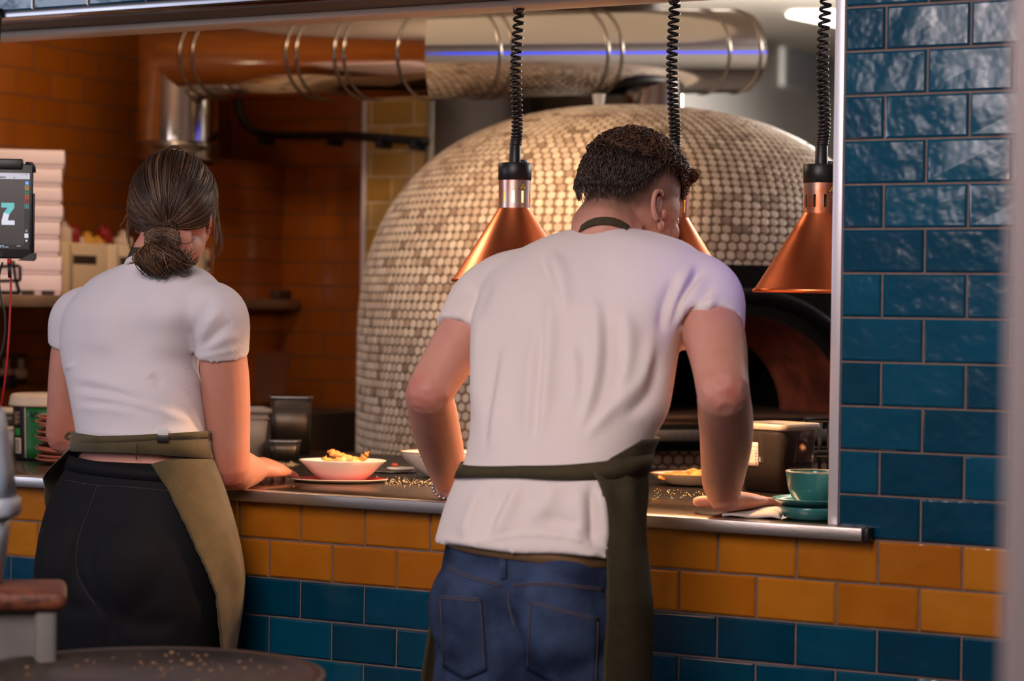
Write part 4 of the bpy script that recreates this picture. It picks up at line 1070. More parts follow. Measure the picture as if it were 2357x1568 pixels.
body = join(*([WS.loft(-.013), WH.loft(-.013), tube(spline([nb-ZU*.05, nb+ZU*.02, Hw-hu*.06-hf*.018], 10), [.062, .056, .052, .052], 20)]
    +head_prims(Hw, hr_, hf, hu, .97)
    +[tube(spline([wS_r-ZU*.012, (wS_r+wE_r)/2+RH*.004, wE_r], 20), [.043, .047, .0485, .047, .044, .042], 22, round_ends=True),
      tube(spline([wE_r, wE_r*.5+wW_r*.5-ZU*.002, wW_r], 16), [.042, .043, .040, .034, .027], 22, round_ends=True),
      tube(spline([wS_l-ZU*.016, (wS_l+wE_l)/2, wE_l], 20), [.042, .045, .0465, .045, .042, .040], 22, round_ends=True),
      tube(spline([wE_l, wE_l*.5+wW_l*.5, wW_l], 16), [.040, .041, .038, .032, .026], 22, round_ends=True)]
    +hand_r+hand_l+[leg(*q, .072, .048, .036) for q in wl]))
me = remesh('body', body, .0034, 5)
for sd in (1, -1): add_geo(me, join(*ear(Hw, hr_, hf, hu, sd, .96, .50)))
V, z = finish_body(me, [(wE_r-FH*.03-ZU*.02, .05, .12), (wE_l-FH*.03, .05, .15), (Hw+hr_*.085-hu*.01, .03, .08), (Hw-hr_*.085-hu*.01, .03, .10), (wW_r+FH*.1, .05, .24)])
vattr(me, 'zone', z); put('body', me, SKINW, wp); bvw = bvh_of(me)
eyb = [put('eye', to_mesh('eye', ellipsoid(Hw+hr_*sx*.031+hf*.073-hu*.004, (.012, .012, .012))), mat('eye_white', (220, 214, 208), .2), wp) for sx in (-1, 1)]
nail = mat('pale_nail', (240, 214, 204), .25)

# crop top
slv_r = tube(spline([atY(440, 702, -.165), wS_r+RH*.000-ZU*.010, wS_r*.72+wE_r*.28+RH*.000], 18), [.046, .056, .058, .056, .0545], 28)
slv_l = tube(spline([atY(240, 704, -.16), wS_l-ZU*.014, wS_l*.72+wE_l*.28-RH*.001], 18), [.046, .052, .054, .053, .0520], 28)
me = remesh('crop_top', join(WS.loft(0), slv_r, slv_l), .0050, 7)
folds(me, [(L, w_, h*1.3) for L, w_, h in [([(150, 862), (250, 884), (350, 912), (460, 944)], 11, .0045), ([(160, 905), (260, 918), (370, 950), (462, 975)], 11, .0050), ([(168, 940), (250, 940), (330, 955)], 9, .0030),
           ([(152, 885), (240, 902), (350, 930)], 8, -.0035), ([(170, 925), (290, 936), (400, 966)], 8, -.0035),
           ([(341, 858), (347, 872)], 9, .0050), ([(352, 880), (375, 885)], 8, -.0022), ([(158, 838), (164, 850)], 8, .0040),
           ([(452, 800), (480, 745), (520, 705)], 10, .0042), ([(462, 806), (505, 762), (545, 735)], 9, -.0030), ([(448, 775), (462, 730), (492, 690)], 10, -.0035), ([(470, 806), (520, 780), (560, 770)], 9, .0028),
           ([(440, 830), (452, 790), (462, 750)], 9, -.0025), ([(300, 640), (310, 760), (318, 840)], 26, -.0040), ([(215, 690), (230, 760), (225, 830)], 30, .0040), ([(390, 690), (395, 770), (385, 840)], 30, .0040),
           ([(180, 990), (300, 1003), (470, 990)], 6, .0026), ([(452, 824), (510, 812), (566, 800)], 5, .0018)]])
ct = put('crop_top', me, RIB, wp)
def collar(c, ax, r, t):
    ax = unit(ax); e1 = unit(np.cross(ax, (0, 1, 0))); e2 = np.cross(ax, e1)
    return tube(np.array([c+r*(math.cos(a)*e1+math.sin(a)*e2) for a in np.linspace(0, 2*PI+.25, 66)]), t, 10, cap=False, flat=1.5)
obj('neck_band', collar(nb-ZU*.004, ZU*.92+hf*.30, .0635, .0048), TEE, ct)

# leggings
ck = [ellipsoid(WH.pt(zat(300, 1295, -.22), 1.5*PI, -.090)+WH.ex*sx*.066, (.102, .102, .125)) for sx in (-1, 1)]
lo_z = WH.z[0]
lgs = join(WH.loft(0, z0=lo_z, z1=zat(290, 1056, -.20)), *ck, *[leg(q[0]+ZU*.02, q[1], q[2]+ZU*.02, .094, .058, .042) for q in wl])
me = remesh('leggings', lgs, .0060, 14)
folds(me, [([(224, 1118), (200, 1190), (180, 1240), (174, 1300), (190, 1350), (232, 1404), (250, 1440), (256, 1560)], 8, -.0060),
           ([(226, 1118), (200, 1190), (182, 1240), (176, 1300)], 2.5, .0016), ([(150, 1104), (224, 1118), (300, 1122), (390, 1130)], 2.5, .0016),
           ([(165, 1078), (260, 1088), (390, 1096)], 3, -.0014), ([(250, 1410), (330, 1440), (420, 1430)], 20, -.006), ([(120, 1380), (170, 1400), (230, 1404)], 16, -.004)])
lg_ = put('leggings', me, LEGG, wp); bvl = bvh_of(me)
SEAM = mat('leggings_seam', (48, 46, 52), .8)
for L in ([(224, 1118), (203, 1180), (184, 1232), (176, 1290), (186, 1340), (222, 1396)], [(152, 1106), (224, 1118), (300, 1122), (392, 1131)]):
    P = [press_on(bvl, x, y, .0006) for x, y in spline(np.c_[np.array(L, float), np.zeros(len(L))], 40)[:, :2]]
    obj('seam', tube(np.array([p for p in P if p is not None]), .0009, 6), SEAM, lg_)
obj('waistband', ring_band(WH, zat(290, 1066, -.20), .012, .0025, tilt=lambda p: -.012*math.cos(p)*.9-.004, thick=.0025), LEGG, wp)

# apron with its tie, side flap and neck strap
def wy(z): return float(proj(np.array([cxw, cyw, z]))[1])
def w_off(z, u):
    y = wy(z); base = .010+.022*np.clip((1.02-z)/.25, 0, 1)
    left = np.interp(y, [1025, 1060, 1110, 1180, 1260, 1400], [.010, .020, .042, .044, .030, .022])
    k = np.clip((u-.70)/.2, 0, 1); k = k*k*(3-2*k); e = 1-.5*max(0, 1-u*5)
    return (base*(1-k)+left*k)*e
ap = obj('apron', grid_sheet(cloth_sheet(WH,
    lambda z: WH.edge(z, np.interp(wy(z), [1040, 1056, 1110, 1200, 1290, 1350, 1480, 1600], [455, 346, 385, 430, 470, 490, 500, 505]), .012, -PI*.62, .25),
    lambda z: PI*np.interp(wy(z), [1026, 1040, 1060, 1085, 1110, 1135, 1200, 1600], [1.30, 1.25, 1.19, 1.13, 1.07, 1.02, .98, .97]),
    w_off, np.linspace(zat(300, 1030, -.2), .42, 80), 96,
    lambda z, u: (.006*np.clip((1.0-z)/.3, 0, 1)*math.sin(19*u+3*z)+.010*np.clip((.93-z)/.12, 0, 1)*math.exp(-((u-.13)/.05)**2))*(u < .7)), .0022), OLIVE, wp)
tie = obj('waist_tie', join(ring_band(WH, zat(300, 1022, -.20), .0165, .008, tilt=lambda p: -.002*math.cos(p)+.0045*math.sin(p)*-1, wob=lambda p: .18*math.sin(2*p+.6)),
                            ring_band(WH, zat(300, 1004, -.20), .006, .009, tilt=lambda p: .010*math.cos(p))), OLIVE, ap)
kn = atY(186, 1004, -.235)
obj('knot', join(ellipsoid(kn, (.017, .013, .011), np.array([RH, FH, ZU])), tube(spline([kn, kn-RH*.022+ZU*.006, kn-RH*.030-ZU*.004, kn-RH*.012-ZU*.008], 14), .0055, 8, flat=.6)), OLIVE, ap)
wseam = WH.pt(zat(316, 1030, -.2), WH.edge(zat(316, 1030, -.2), 314, .012, -PI*.75, -PI*.2), .0115)
obj('tie_seam', tube(np.array([wseam+ZU*.014, wseam-ZU*.016]), .0012, 6), OLIVED, ap)
fl = WH.pt(zat(374, 1000, -.2), WH.edge(zat(374, 1000, -.2), 374, .012, -PI*.75, -PI*.1), .0135)
M_t = frame(fl, RH, FH, ZU)
obj('care_tag', join(box((-.010, -.001, .003), (.010, .001, .018), .0005, M=M_t)), WHITEW, ct)
obj('tag_clip', box((-.011, -.003, -.010), (.012, .002, .004), .001, M=M_t), BLACK, ct)
def strap_sheet(P, hw, up_):
    P = spline(P, 30); T = np.gradient(P, axis=0); G = []
    for p, t_ in zip(P, T):
        w_ = unit(np.asarray(up_)-unit(t_)*(np.asarray(up_)@unit(t_))); G.append([p+w_*hw*k for k in (-1, -.33, .33, 1)])
    return grid_sheet(np.array(G), .0022)
obj('neck_strap', strap_on(bvw, [(292, 602), (330, 604), (372, 606), (412, 612), (440, 630)], [(304, 572), (336, 572), (372, 574), (416, 582), (446, 604)]), OLIVED, ap)
bk_ = atY(304, 586, -.185)
obj('buckle', (lambda g: g)(box((-.007, -.003, -.020), (.007, .004, .020), .003, M=frame(bk_, unit(RH+ZU*-.35), FH, unit(ZU+RH*.42)))), BLACK, ap)
ck_ = [atY(*q) for q in ((296, 599, -.17), (318, 601, -.20), (336, 600, -.21))]
obj('necklace', tube(spline(ck_, 14), .0009, 6), STEEL, wp)

# hair: combed back locks into a looped tail
g_ = np.random.default_rng(11)
def on_head(d, off, H, r, f, u, s):
    d = unit(d); k = 1/math.sqrt((d[0]/.0800)**2+(d[1]/.1000)**2+(d[2]/.0935)**2); q = d*k
    off = off+.019*max(0, -d[2])*(d[1] < .1)
    return H+(r*q[0]+f*(q[1]-.010)+u*(q[2]+.030))*s+(r*d[0]+f*d[1]+u*d[2])*off
bun = atY(379, 553, -.205)
dB = np.array([(bun-Hw)@hr_, (bun-Hw)@hf+.010, (bun-Hw)@hu-.030]); dB = unit(dB)
paths = []; rad = []; tin = []
for i in range(3600):
    a = g_.uniform(-1, 1); k = i % 5
    if k == 0: d0 = unit([.95*math.sin(a*1.5), .55+.3*math.cos(a*1.5), .35+.65*math.cos(a*1.45)])          # hairline
    elif k in (1, 2): d0 = unit([a*.95, g_.uniform(-.35, .55), g_.uniform(.25, 1.0)])                         # crown
    elif k == 3: y_ = g_.uniform(-.6, .20); d0 = unit([math.copysign(g_.uniform(.70, 1.0), a), y_, g_.uniform(-.10 if y_ < -.42 and a < 0 else .16, .55)])  # sides
    else: a = .33-.67*(1-a); d0 = unit([a*(.74 if i % 2 else .5)-.04, -.62, g_.uniform(-.80, .0)])                                                   # nape
    lay = g_.uniform(.000, .0085); P = []
    bow = g_.normal(0, .05); stray = d0@dB < -.90
    for t in np.linspace(0, 1, 16):
        om = math.acos(np.clip(d0@dB, -1, 1)); d = (math.sin((1-t)*om)*d0+math.sin(t*om)*dB)/max(1e-6, math.sin(om))
        d = d+np.cross(d0, dB)*bow*math.sin(PI*t)+np.array([0, 0, -.05])*math.sin(PI*t)*abs(d0[0])*(k != 4)
        sag = .0025+lay*(.35+.65*math.sin(PI*min(1, t*1.15)))
        P.append(on_head(d, sag, Hw, hr_, hf, hu, .975))
    if stray: continue
    P[-1] = bun+g_.normal(0, .007, 3); P = np.array(P)
    paths.append(P); rad.append(np.array([.0007, .0011, .0012, .0011, .0009])*g_.uniform(.7, 1.3)); tin.append(float(np.clip(g_.normal(.40, .20)+.30*(abs(d0[0]) > .75)*g_.random(), 0, 1)))
hair = strand_obj('hair', paths, rad, tin, HAIRW, wp)
cap_ = []
for i in range(24):
    row_ = []
    for p in np.linspace(0, 2*PI, 48, endpoint=False):
        th = PI*(.02+(.60+.26*max(0, -math.sin(p)-.25))*i/23)
        row_.append(on_head(np.array([math.sin(th)*math.cos(p), math.sin(th)*math.sin(p)-.25*min(th/PI, .6)*1.6, math.cos(th)]), .0012 if (math.sin(p) < .55 or th < .9) and (th < 1.40 or abs(math.cos(p)) < .36) else -.040, Hw, hr_, hf, hu, .968))
    cap_.append(row_)
me = to_mesh('hair_roots', loft(cap_)); vattr(me, 'tint', np.full(len(me.vertices), .12)); put('hair_roots', me, HAIRW, hair)
paths = []; rad = []; tin = []
for i in range(1100):                                         # twisted knot and the loop that hangs from it
    k = i % 4
    if k == 0:
        ph = g_.uniform(0, 2*PI); R_ = g_.uniform(.010, .024); P = []
        tz_ = g_.normal(0, .4)
        for t in np.linspace(0, 1.3*PI, 12): P.append(bun+hr_*R_*1.5*math.cos(ph+t)+hu*R_*.75*math.sin(ph+t)-hf*(.010+.012*math.sin(t))+hu*tz_*.010)
    else:
        e = atY(g_.normal(360, 12), g_.normal(622, 7), -.236); side_ = g_.uniform(-1, 1)
        if k == 3: e = atY(g_.normal(408, 14), g_.normal(606, 12), -.220)
        m1 = bun+hr_*side_*.020-hf*.020-hu*.012+g_.normal(0, .003, 3)
        m2 = (bun*.35+e*.65)+hr_*(side_*.026-.008)-hf*(.024+g_.uniform(0, .012)); P = spline([bun+g_.normal(0, .006, 3)-hf*.006, m1, m2, e, e+(hr_*g_.normal(.004, .005)+hu*.016+hf*.014)], 14)
    paths.append(np.array(P)); rad.append(np.array([.0008, .0012, .0012, .0010, .0006])*g_.uniform(.7, 1.25)); tin.append(float(np.clip(g_.normal(.58, .20), 0, 1)))
strand_obj('ponytail', paths, rad, tin, HAIRW, hair)
obj('hair_tie', tube(np.array([bun+hr_*.016*math.cos(a)+hu*.013*math.sin(a)-hf*.010 for a in np.linspace(0, 2*PI, 20)]), .0035, 8), BLACK, hair)
paths = []; rad = []; tin = []
for q in ([(492, 430, -.10), (503, 500, -.10), (500, 560, -.11), (492, 590, -.11), (486, 622, -.12), (452, 630, -.12)], [(494, 450, -.10), (506, 520, -.10), (509, 560, -.10), (502, 590, -.1)],
          [(490, 470, -.11), (498, 540, -.11), (492, 575, -.11), (494, 600, -.11)], [(303, 470, -.06), (286, 505, -.06), (276, 522, -.06)], [(304, 500, -.07), (295, 530, -.08), (300, 560, -.09), (305, 580, -.1)],
          [(302, 480, -.06), (292, 520, -.07), (293, 545, -.07), (300, 575, -.09)], [(380, 345, -.10), (400, 337, -.10), (420, 345, -.11)], [(430, 350, -.10), (462, 372, -.11), (480, 400, -.11)], [(496, 470, -.1), (511, 545, -.1), (514, 575, -.1)]):
    base_ = np.array([atY(*p) for p in q]); paths = []; rad = []; tin = []
    for _ in range(5):
        paths.append(spline(base_+g_.normal(0, .0012, base_.shape), 16)); rad.append(np.array([.0007, .0006, .0004])); tin.append(float(g_.uniform(.4, .9)))
    strand_obj('loose_lock', paths, rad, tin, HAIRW, hair)
for sx in (-1, 1):
    q = wl[0 if sx < 0 else 1][2]; o = put('shoe', remesh('shoe', shoe(np.array([q[0], q[1]+.01, .003]), (0, 1, 0)), .006, 5), SHOE, wp)

# ------------------------------------------------------------------ the man
MSK = Stack([(522, 1338, 1440, -.055, .95), (534, 1300, 1505, -.065, .60), (555, 1232, 1572, -.075, .46), (590, 1170, 1610, -.09, .45), (640, 1118, 1622, -.11, .48), (710, 1094, 1598, -.14, .54), (790, 1087, 1562, -.175, .60),
             (870, 1087, 1546, -.215, .63), (940, 1086, 1530, -.25, .65), (985, 1085, 1508, -.27, .66), (1030, 1083, 1486, -.29, .66), (1070, 1078, 1474, -.305, .66), (1110, 1060, 1468, -.32, .66),
             (1180, 1036, 1460, -.335, .66), (1240, 1024, 1456, -.345, .66), (1275, 1020, 1456, -.35, .66)])
MJ = Stack([(1225, 1034, 1446, -.35, .66), (1280, 1024, 1448, -.35, .66), (1340, 1014, 1452, -.355, .66), (1420, 1006, 1456, -.36, .66), (1480, 1003, 1456, -.36, .64), (1545, 1001, 1454, -.36, .62), (1610, 1000, 1450, -.36, .60)])
cxm, cym, am, bm_ = MJ.at(MJ.z[0]); hm_ = am-.098
mp = thing('person', 'man in a white t-shirt, olive apron and blue jeans bending over the pass', 'person', (cxm, cym, 0))
mf = unit(FH*math.cos(.80)+RH*math.sin(.80)); mu = unit(ZU*.965+mf*.26); mf = unit(mf-mu*(mf@mu)); mr = np.cross(mf, mu)
Hm = atY(1459, 477, .015)
mS_r = atY(1618, 690, -.075); mE_r = atY(1665, 905, -.235); mW_r = atY(1663, 1116, .015)
mS_l = atY(1128, 690, -.085); mE_l = atY(986, 905, -.225); mW_l = atY(1034, 1098, .030)
nbm = atY(1395, 535, -.05)
ml = [(np.array([cxm+sx*hm_, cym, MJ.z[0]+.02]), np.array([cxm+sx*hm_*1.05, cym+.0, .46]), np.array([cxm+sx*.11, cym-.02, .09])) for sx in (-1, 1)]
hr2 = hand(mW_r+np.array([.002, .012, -.030]), np.array([-.02, .99, -.06]), np.array([0, .05, 1.]), -1, 1.06, curl=((.0, .14, .1), (-.04, .16, .1), (-.02, .14, .1), (.02, .12, .1)), spread=.36, thumb=(.25, .95, -.05))
hl2 = hand(mW_l+np.array([.002, .016, -.034]), np.array([.20, .97, -.06]), np.array([0, .05, 1.]), 1, 1.05, curl=((.05, .2, .15),)*4, spread=.2)
body = join(*([MSK.loft(-.015, z0=MSK.z[0]), MJ.loft(-.013), tube(spline([nbm-ZU*.05-FH*.02, nbm+ZU*.015, Hm-mu*.065-mf*.022], 12), [.066, .063, .061, .060], 22)]
    +head_prims(Hm, mr, mf, mu, 1.03)
    +[tube(spline([mS_r, (mS_r+mE_r)/2+RH*.006, mE_r], 20), [.056, .057, .055, .051, .047, .045], 24, round_ends=True),
      tube(spline([mE_r, mE_r*.55+mW_r*.45+RH*.006, mW_r, mW_r+np.array([.001, .008, -.022])], 20), [.045, .048, .046, .039, .031, .029], 24, round_ends=True),
      tube(spline([mS_l, (mS_l+mE_l)/2-RH*.004, mE_l], 20), [.054, .054, .051, .048, .045, .043], 24, round_ends=True),
      tube(spline([mE_l, mE_l*.55+mW_l*.45-RH*.002, mW_l, mW_l+np.array([.001, .010, -.024])], 20), [.043, .046, .044, .037, .030, .028], 24, round_ends=True)]
    +hr2+hl2+[leg(*q, .082, .056, .042) for q in ml]))
me = remesh('body', body, .0034, 5)
for sd in (1, -1): add_geo(me, join(*ear(Hm, mr, mf, mu, sd, 1.06, .16)))
V, z = finish_body(me, [(mE_r-FH*.045+RH*.012, .018, .12), (mE_r-FH*.03, .06, .25), (mE_l-FH*.03-RH*.02, .045, .19), (Hm+mr*.085, .030, .16), (Hm-mr*.085, .030, .16), (nbm+ZU*.03-FH*.06, .04, .18)])
L_ = np.stack([(V-Hm)@mr, (V-Hm)@mf, (V-Hm)@mu], 1)/1.03
scalp = np.clip((L_[:, 2]-(-.045+.55*np.clip(L_[:, 1]+.02, -.06, .2)))/.055, 0, 1)*np.clip((.062-L_[:, 1])/.03, 0, 1)*(np.linalg.norm(L_, axis=1) < .15)
scalp = np.where((abs(L_[:, 0]) > .078) & (L_[:, 2] < .02) & (abs(L_[:, 1]+.015) < .05), 0, scalp)
jaw = np.exp(-(((L_[:, 2]+.085)/.035)**2))*np.clip((L_[:, 1]+.0)/.03, 0, 1)*(np.linalg.norm(L_, axis=1) < .15)
z = z+(.78-z)*scalp*.85+(.60-z)*jaw*.55
vattr(me, 'zone', z); put('body', me, SKINM, mp); bvm = bvh_of(me)
for sx in (-1, 1): put('eye', to_mesh('eye', ellipsoid(Hm+mr*sx*.032+mf*.077-mu*.004, (.012, .012, .012))), bpy.data.materials['eye_white'], mp)

# t-shirt
slr = tube(spline([atY(1530, 652, -.10), mS_r+RH*.000+ZU*.004, mS_r*.66+mE_r*.34-RH*.002], 18), [.070, .072, .070, .067, .0645], 30)
sll = tube(spline([atY(1215, 655, -.10), mS_l+ZU*.004-RH*.002, mS_l*.60+mE_l*.40-RH*.002], 18), [.070, .070, .067, .064, .061], 30)
zh = zat(1230, 1258, -.345)
rg = []
zs = np.linspace(0, 1, 70)
for t in zs:
    R_ = []
    for j in range(80):
        ph = 2*PI*j/80
        hem = zh-.010*math.cos(ph)*.6+.006*math.sin(2*ph+.9)*-1+.003*math.sin(5*ph)
        z_ = hem+(MSK.z[-1]-hem)*t; R_.append(MSK.pt(z_, ph, .010*(1-t)**6+.004*(1-t)**3*(1+math.sin(6*ph))))
    rg.append(R_)
me = remesh('t_shirt', join(loft(rg), slr, sll), .0055, 7)
mfold = [([(1275, 600), (1268, 730), (1258, 880), (1240, 1040)], 13, .0065), ([(1235, 720), (1222, 900), (1208, 1040)], 13, .0050), ([(1252, 740), (1240, 900), (1226, 1040)], 9, -.0055),
         ([(1370, 660), (1376, 800), (1360, 920), (1322, 1020)], 13, .0070), ([(1392, 680), (1398, 820), (1380, 920), (1345, 1000)], 11, -.0060), ([(1320, 780), (1326, 900), (1305, 960)], 10, .0050),
         ([(1505, 740), (1478, 870), (1390, 960), (1330, 1030)], 13, .0070), ([(1515, 800), (1500, 900), (1430, 970)], 12, -.0055), ([(1440, 700), (1446, 820), (1420, 930)], 14, .0055), ([(1420, 720), (1424, 830), (1405, 910)], 9, -.0040),
         ([(1108, 660), (1098, 800), (1092, 980)], 12, .0040), ([(1165, 780), (1140, 960), (1130, 1050)], 13, .0045), ([(1150, 780), (1124, 950), (1112, 1050)], 9, -.0040),
         ([(1262, 570), (1292, 640), (1306, 740)], 15, .0060), ([(1240, 580), (1268, 650), (1284, 720)], 10, -.0045), ([(1430, 600), (1395, 640), (1380, 720)], 22, -.0040),
         ([(1536, 760), (1556, 680), (1600, 595)], 10, .0065), ([(1548, 768), (1580, 700), (1634, 628)], 10, .0060), ([(1562, 768), (1610, 728), (1656, 676)], 9, .0055), ([(1542, 762), (1566, 690), (1618, 612)], 6, -.0050), ([(1555, 768), (1594, 714), (1646, 652)], 6, -.0050),
         ([(1520, 780), (1532, 700), (1560, 630)], 12, -.0065), ([(1105, 750), (1112, 690), (1140, 640)], 10, -.0040), ([(1040, 745), (1070, 700), (1100, 670)], 9, .0035),
         ([(1200, 1110), (1170, 1165), (1132, 1250)], 15, .0070), ([(1184, 1112), (1150, 1165), (1114, 1250)], 11, -.0055), ([(1118, 1112), (1090, 1172), (1062, 1260)], 14, .0055), ([(1134, 1112), (1108, 1172), (1084, 1255)], 11, -.0045),
         ([(1378, 1110), (1388, 1190), (1392, 1280)], 8, .0065), ([(1358, 1105), (1362, 1190), (1366, 1270)], 8, -.0065), ([(1330, 1115), (1336, 1182), (1330, 1260)], 14, .0045), ([(1278, 1112), (1262, 1155), (1210, 1205)], 15, .0040), ([(1240, 1190), (1300, 1200), (1340, 1215)], 12, -.0040),
         ([(1020, 1240), (1090, 1250), (1200, 1232), (1300, 1236), (1400, 1265)], 3, .0020), ([(1545, 768), (1610, 742), (1686, 752)], 4, .0018), ([(1018, 742), (1050, 756), (1090, 778)], 4, .0018)]
folds(me, [(L, w_*1.08, h*1.40) for L, w_, h in mfold])
wavy(me, lambda V, N: .0022*np.sin(V[:, 0]*31+V[:, 2]*9+1.7*np.sin(V[:, 2]*17))*np.sin(V[:, 2]*14+V[:, 0]*11+.6))
ts = put('t_shirt', me, TEE, mp)
axm = unit((Hm-mu*.065-mf*.022)-nbm+ZU*.05)
obj('neck_band', collar(nbm-ZU*.040+RH*.006, unit(axm+ZU*1.2), .0665, .0052), TEE, ts)

# jeans
zj0 = MJ.z[0]
ckm = [ellipsoid(MJ.pt(zat(1230, 1405, -.36), 1.5*PI, -.076)+MJ.ex*sx*.076, (.098, .096, .110)) for sx in (-1, 1)]
jns = join(MJ.loft(0, z0=zj0, z1=zat(1230, 1254, -.35)), *ckm, *[leg(q[0]+ZU*.02, q[1], q[2]+ZU*.02, .100, .076, .062) for q in ml])
me = remesh('jeans', jns, .0060, 9)
folds(me, [([(1166, 1345), (1170, 1400), (1184, 1450), (1198, 1500), (1196, 1600)], 9, -.0060), ([(1164, 1345), (1166, 1400), (1178, 1450)], 3, .0020),
           ([(1026, 1302), (1060, 1322), (1120, 1336), (1160, 1346)], 3.2, .0018), ([(1176, 1340), (1260, 1338), (1390, 1352)], 3.2, .0018), ([(1026, 1292), (1100, 1318), (1160, 1330)], 4, -.0014),
           ([(1230, 1372), (1212, 1400), (1205, 1450)], 12, -.0045), ([(1060, 1450), (1030, 1500), (1024, 1568)], 8, .0035), ([(1300, 1460), (1250, 1520)], 14, .0035)])
jn = put('jeans', me, DENIM, mp)
bvh = BVHTree.FromPolygons([tuple(v) for v in coords(me)], [tuple(p.vertices) for p in me.polygons])
def press(x, y, off):
    """the point of the jeans behind a place on the back, lifted off the cloth"""
    d = unit(ray(x, y)); hit = bvh.ray_cast(Vector(CAM), Vector(d))
    if hit[0] is None: return None
    return np.array(hit[0])+np.array(hit[1])*off
def pocket(q, bot, nm='back_pocket'):
    q = np.array(q, float); G = []
    for v in np.linspace(0, 1, 14):
        row_ = []
        for u in np.linspace(0, 1, 14):
            p = (q[0]*(1-u)+q[1]*u)*(1-v)+(q[3]*(1-u)+q[2]*u)*v; p = p+np.array([0, bot*v*v*(1-abs(2*u-1))])
            row_.append(press(p[0], p[1], .0022))
        G.append(row_)
    po = obj(nm, grid_sheet(np.array(G), .0026), DENIM, mp)
    st = []
    per = [(q[0]*(1-u)+q[1]*u) for u in np.linspace(0.02, .98, 12)]
    st.append([press(p[0], p[1]+3, .0042) for p in per]); st.append([press(p[0], p[1]+8, .0042) for p in per])
    st.append([press(*(q[0]*(1-v)+q[3]*v+np.array([3, 2])), .0042) for v in np.linspace(.05, .98, 12)]); st.append([press(*(q[1]*(1-v)+q[2]*v+np.array([-3, 2])), .0042) for v in np.linspace(.05, .98, 12)])
    obj('stitching', join(*[tube(np.array(s_), .0009, 5) for s_ in st]), STITCH, po)
pocket([(1014, 1369), (1108, 1377), (1122, 1542), (1022, 1535)], 26)
pocket([(1222, 1382), (1376, 1422), (1372, 1590), (1214, 1540)], 20)
bl = [press(x_, y_, .004) for x_, y_ in ((1158, 1256), (1160, 1290), (1161, 1334))]
obj('belt_loop', strap_sheet([b_ for b_ in bl], .0055, (RH[0], RH[1], 0)), DENIM, jn)
obj('seam_stitching', join(*[tube(np.array([press(q_[0], q_[1], .0016) for q_ in spline(np.c_[np.array(L, float), np.zeros(len(L))], 36)]), .0009, 5) for L in ([(1030, 1306), (1080, 1326), (1155, 1345)], [(1180, 1346), (1270, 1343), (1388, 1356)], [(1030, 1311), (1080, 1331), (1155, 1350)], [(1180, 1351), (1270, 1348), (1388, 1361)], [(1172, 1360), (1174, 1400), (1186, 1445)])]), STITCH, jn)
bw2_ = obj('briefs_band', ring_band(MJ, zat(1240, 1254, -.35), .014, -.001, tilt=lambda p: -.012*math.cos(p)), mat('brown_waistband', (120, 88, 58), .8), mp)

# apron, tie and neck strap
apm = obj('apron', (lambda G: grid_sheet(G, .0024))(cloth_sheet(MSK,
    lambda z: MSK.edge(z, np.interp(float(proj(np.array([cxm, cym, z]))[1]), [1005, 1025, 1050, 1080, 1095, 1120, 1280, 1400, 1568, 1700], [1488, 1450, 1400, 1366, 1378, 1388, 1398, 1392, 1380, 1376]), .016, -PI*.60, .30),
    lambda z: np.interp(float(proj(np.array([cxm, cym, z]))[1]), [1040, 1100, 1250, 1440, 1700], [PI*1.0, PI*.95, PI*.93, PI*.99, PI*1.03]),
    lambda z, u: .010+.014*np.clip((1.02-z)/.2, 0, 1)+.022*np.clip((.95-z)/.3, 0, 1)*np.clip((u-.8)/.2, 0, 1),
    np.linspace(zat(1400, 1008, -.29), .46, 70), 80,
    lambda z, u: .006*np.clip((1.03-z)/.2, 0, 1)*math.sin(17*u+5*z)+.0035*math.sin(50*u+20*z)*np.clip((1.06-z)/.05, 0, 1)*np.clip((z-.95)/.05, 0, 1))), OLIVED, mp)
obj('waist_tie', ring_band(MSK, zat(1230, 1074, -.305), .0125, .0095, tilt=lambda p: .004*math.cos(p)+.010*max(0, math.cos(p-.3))**2-.006*max(0, -math.cos(p)), wob=lambda p: .30*math.sin(2*p+2.2)), OLIVED, apm)
obj('neck_strap', strap_on(bvm, [(1336, 536), (1350, 527), (1372, 520), (1400, 519), (1428, 526), (1444, 538)], [(1342, 520), (1356, 510), (1376, 503), (1400, 502), (1424, 508), (1446, 522)]), OLIVED, apm)
# bead bracelet on the left wrist
bd = []
wd = unit(mW_l-mE_l); b1_ = unit(np.cross(wd, ZU)); b2_ = np.cross(b1_, wd); wc = mW_l+np.array([.0, .004, -.016])
for j in range(24):
    a = 2*PI*j/24; bd.append(ellipsoid(wc+(b1_*math.cos(a)+b2_*math.sin(a))*.0345+ZU*-.004*math.sin(a), (.0040, .0040, .0040), nu=10, nv=7))
obj('bracelet', join(*bd), mat('silver_bead', (190, 184, 190), .25, .8), mp)

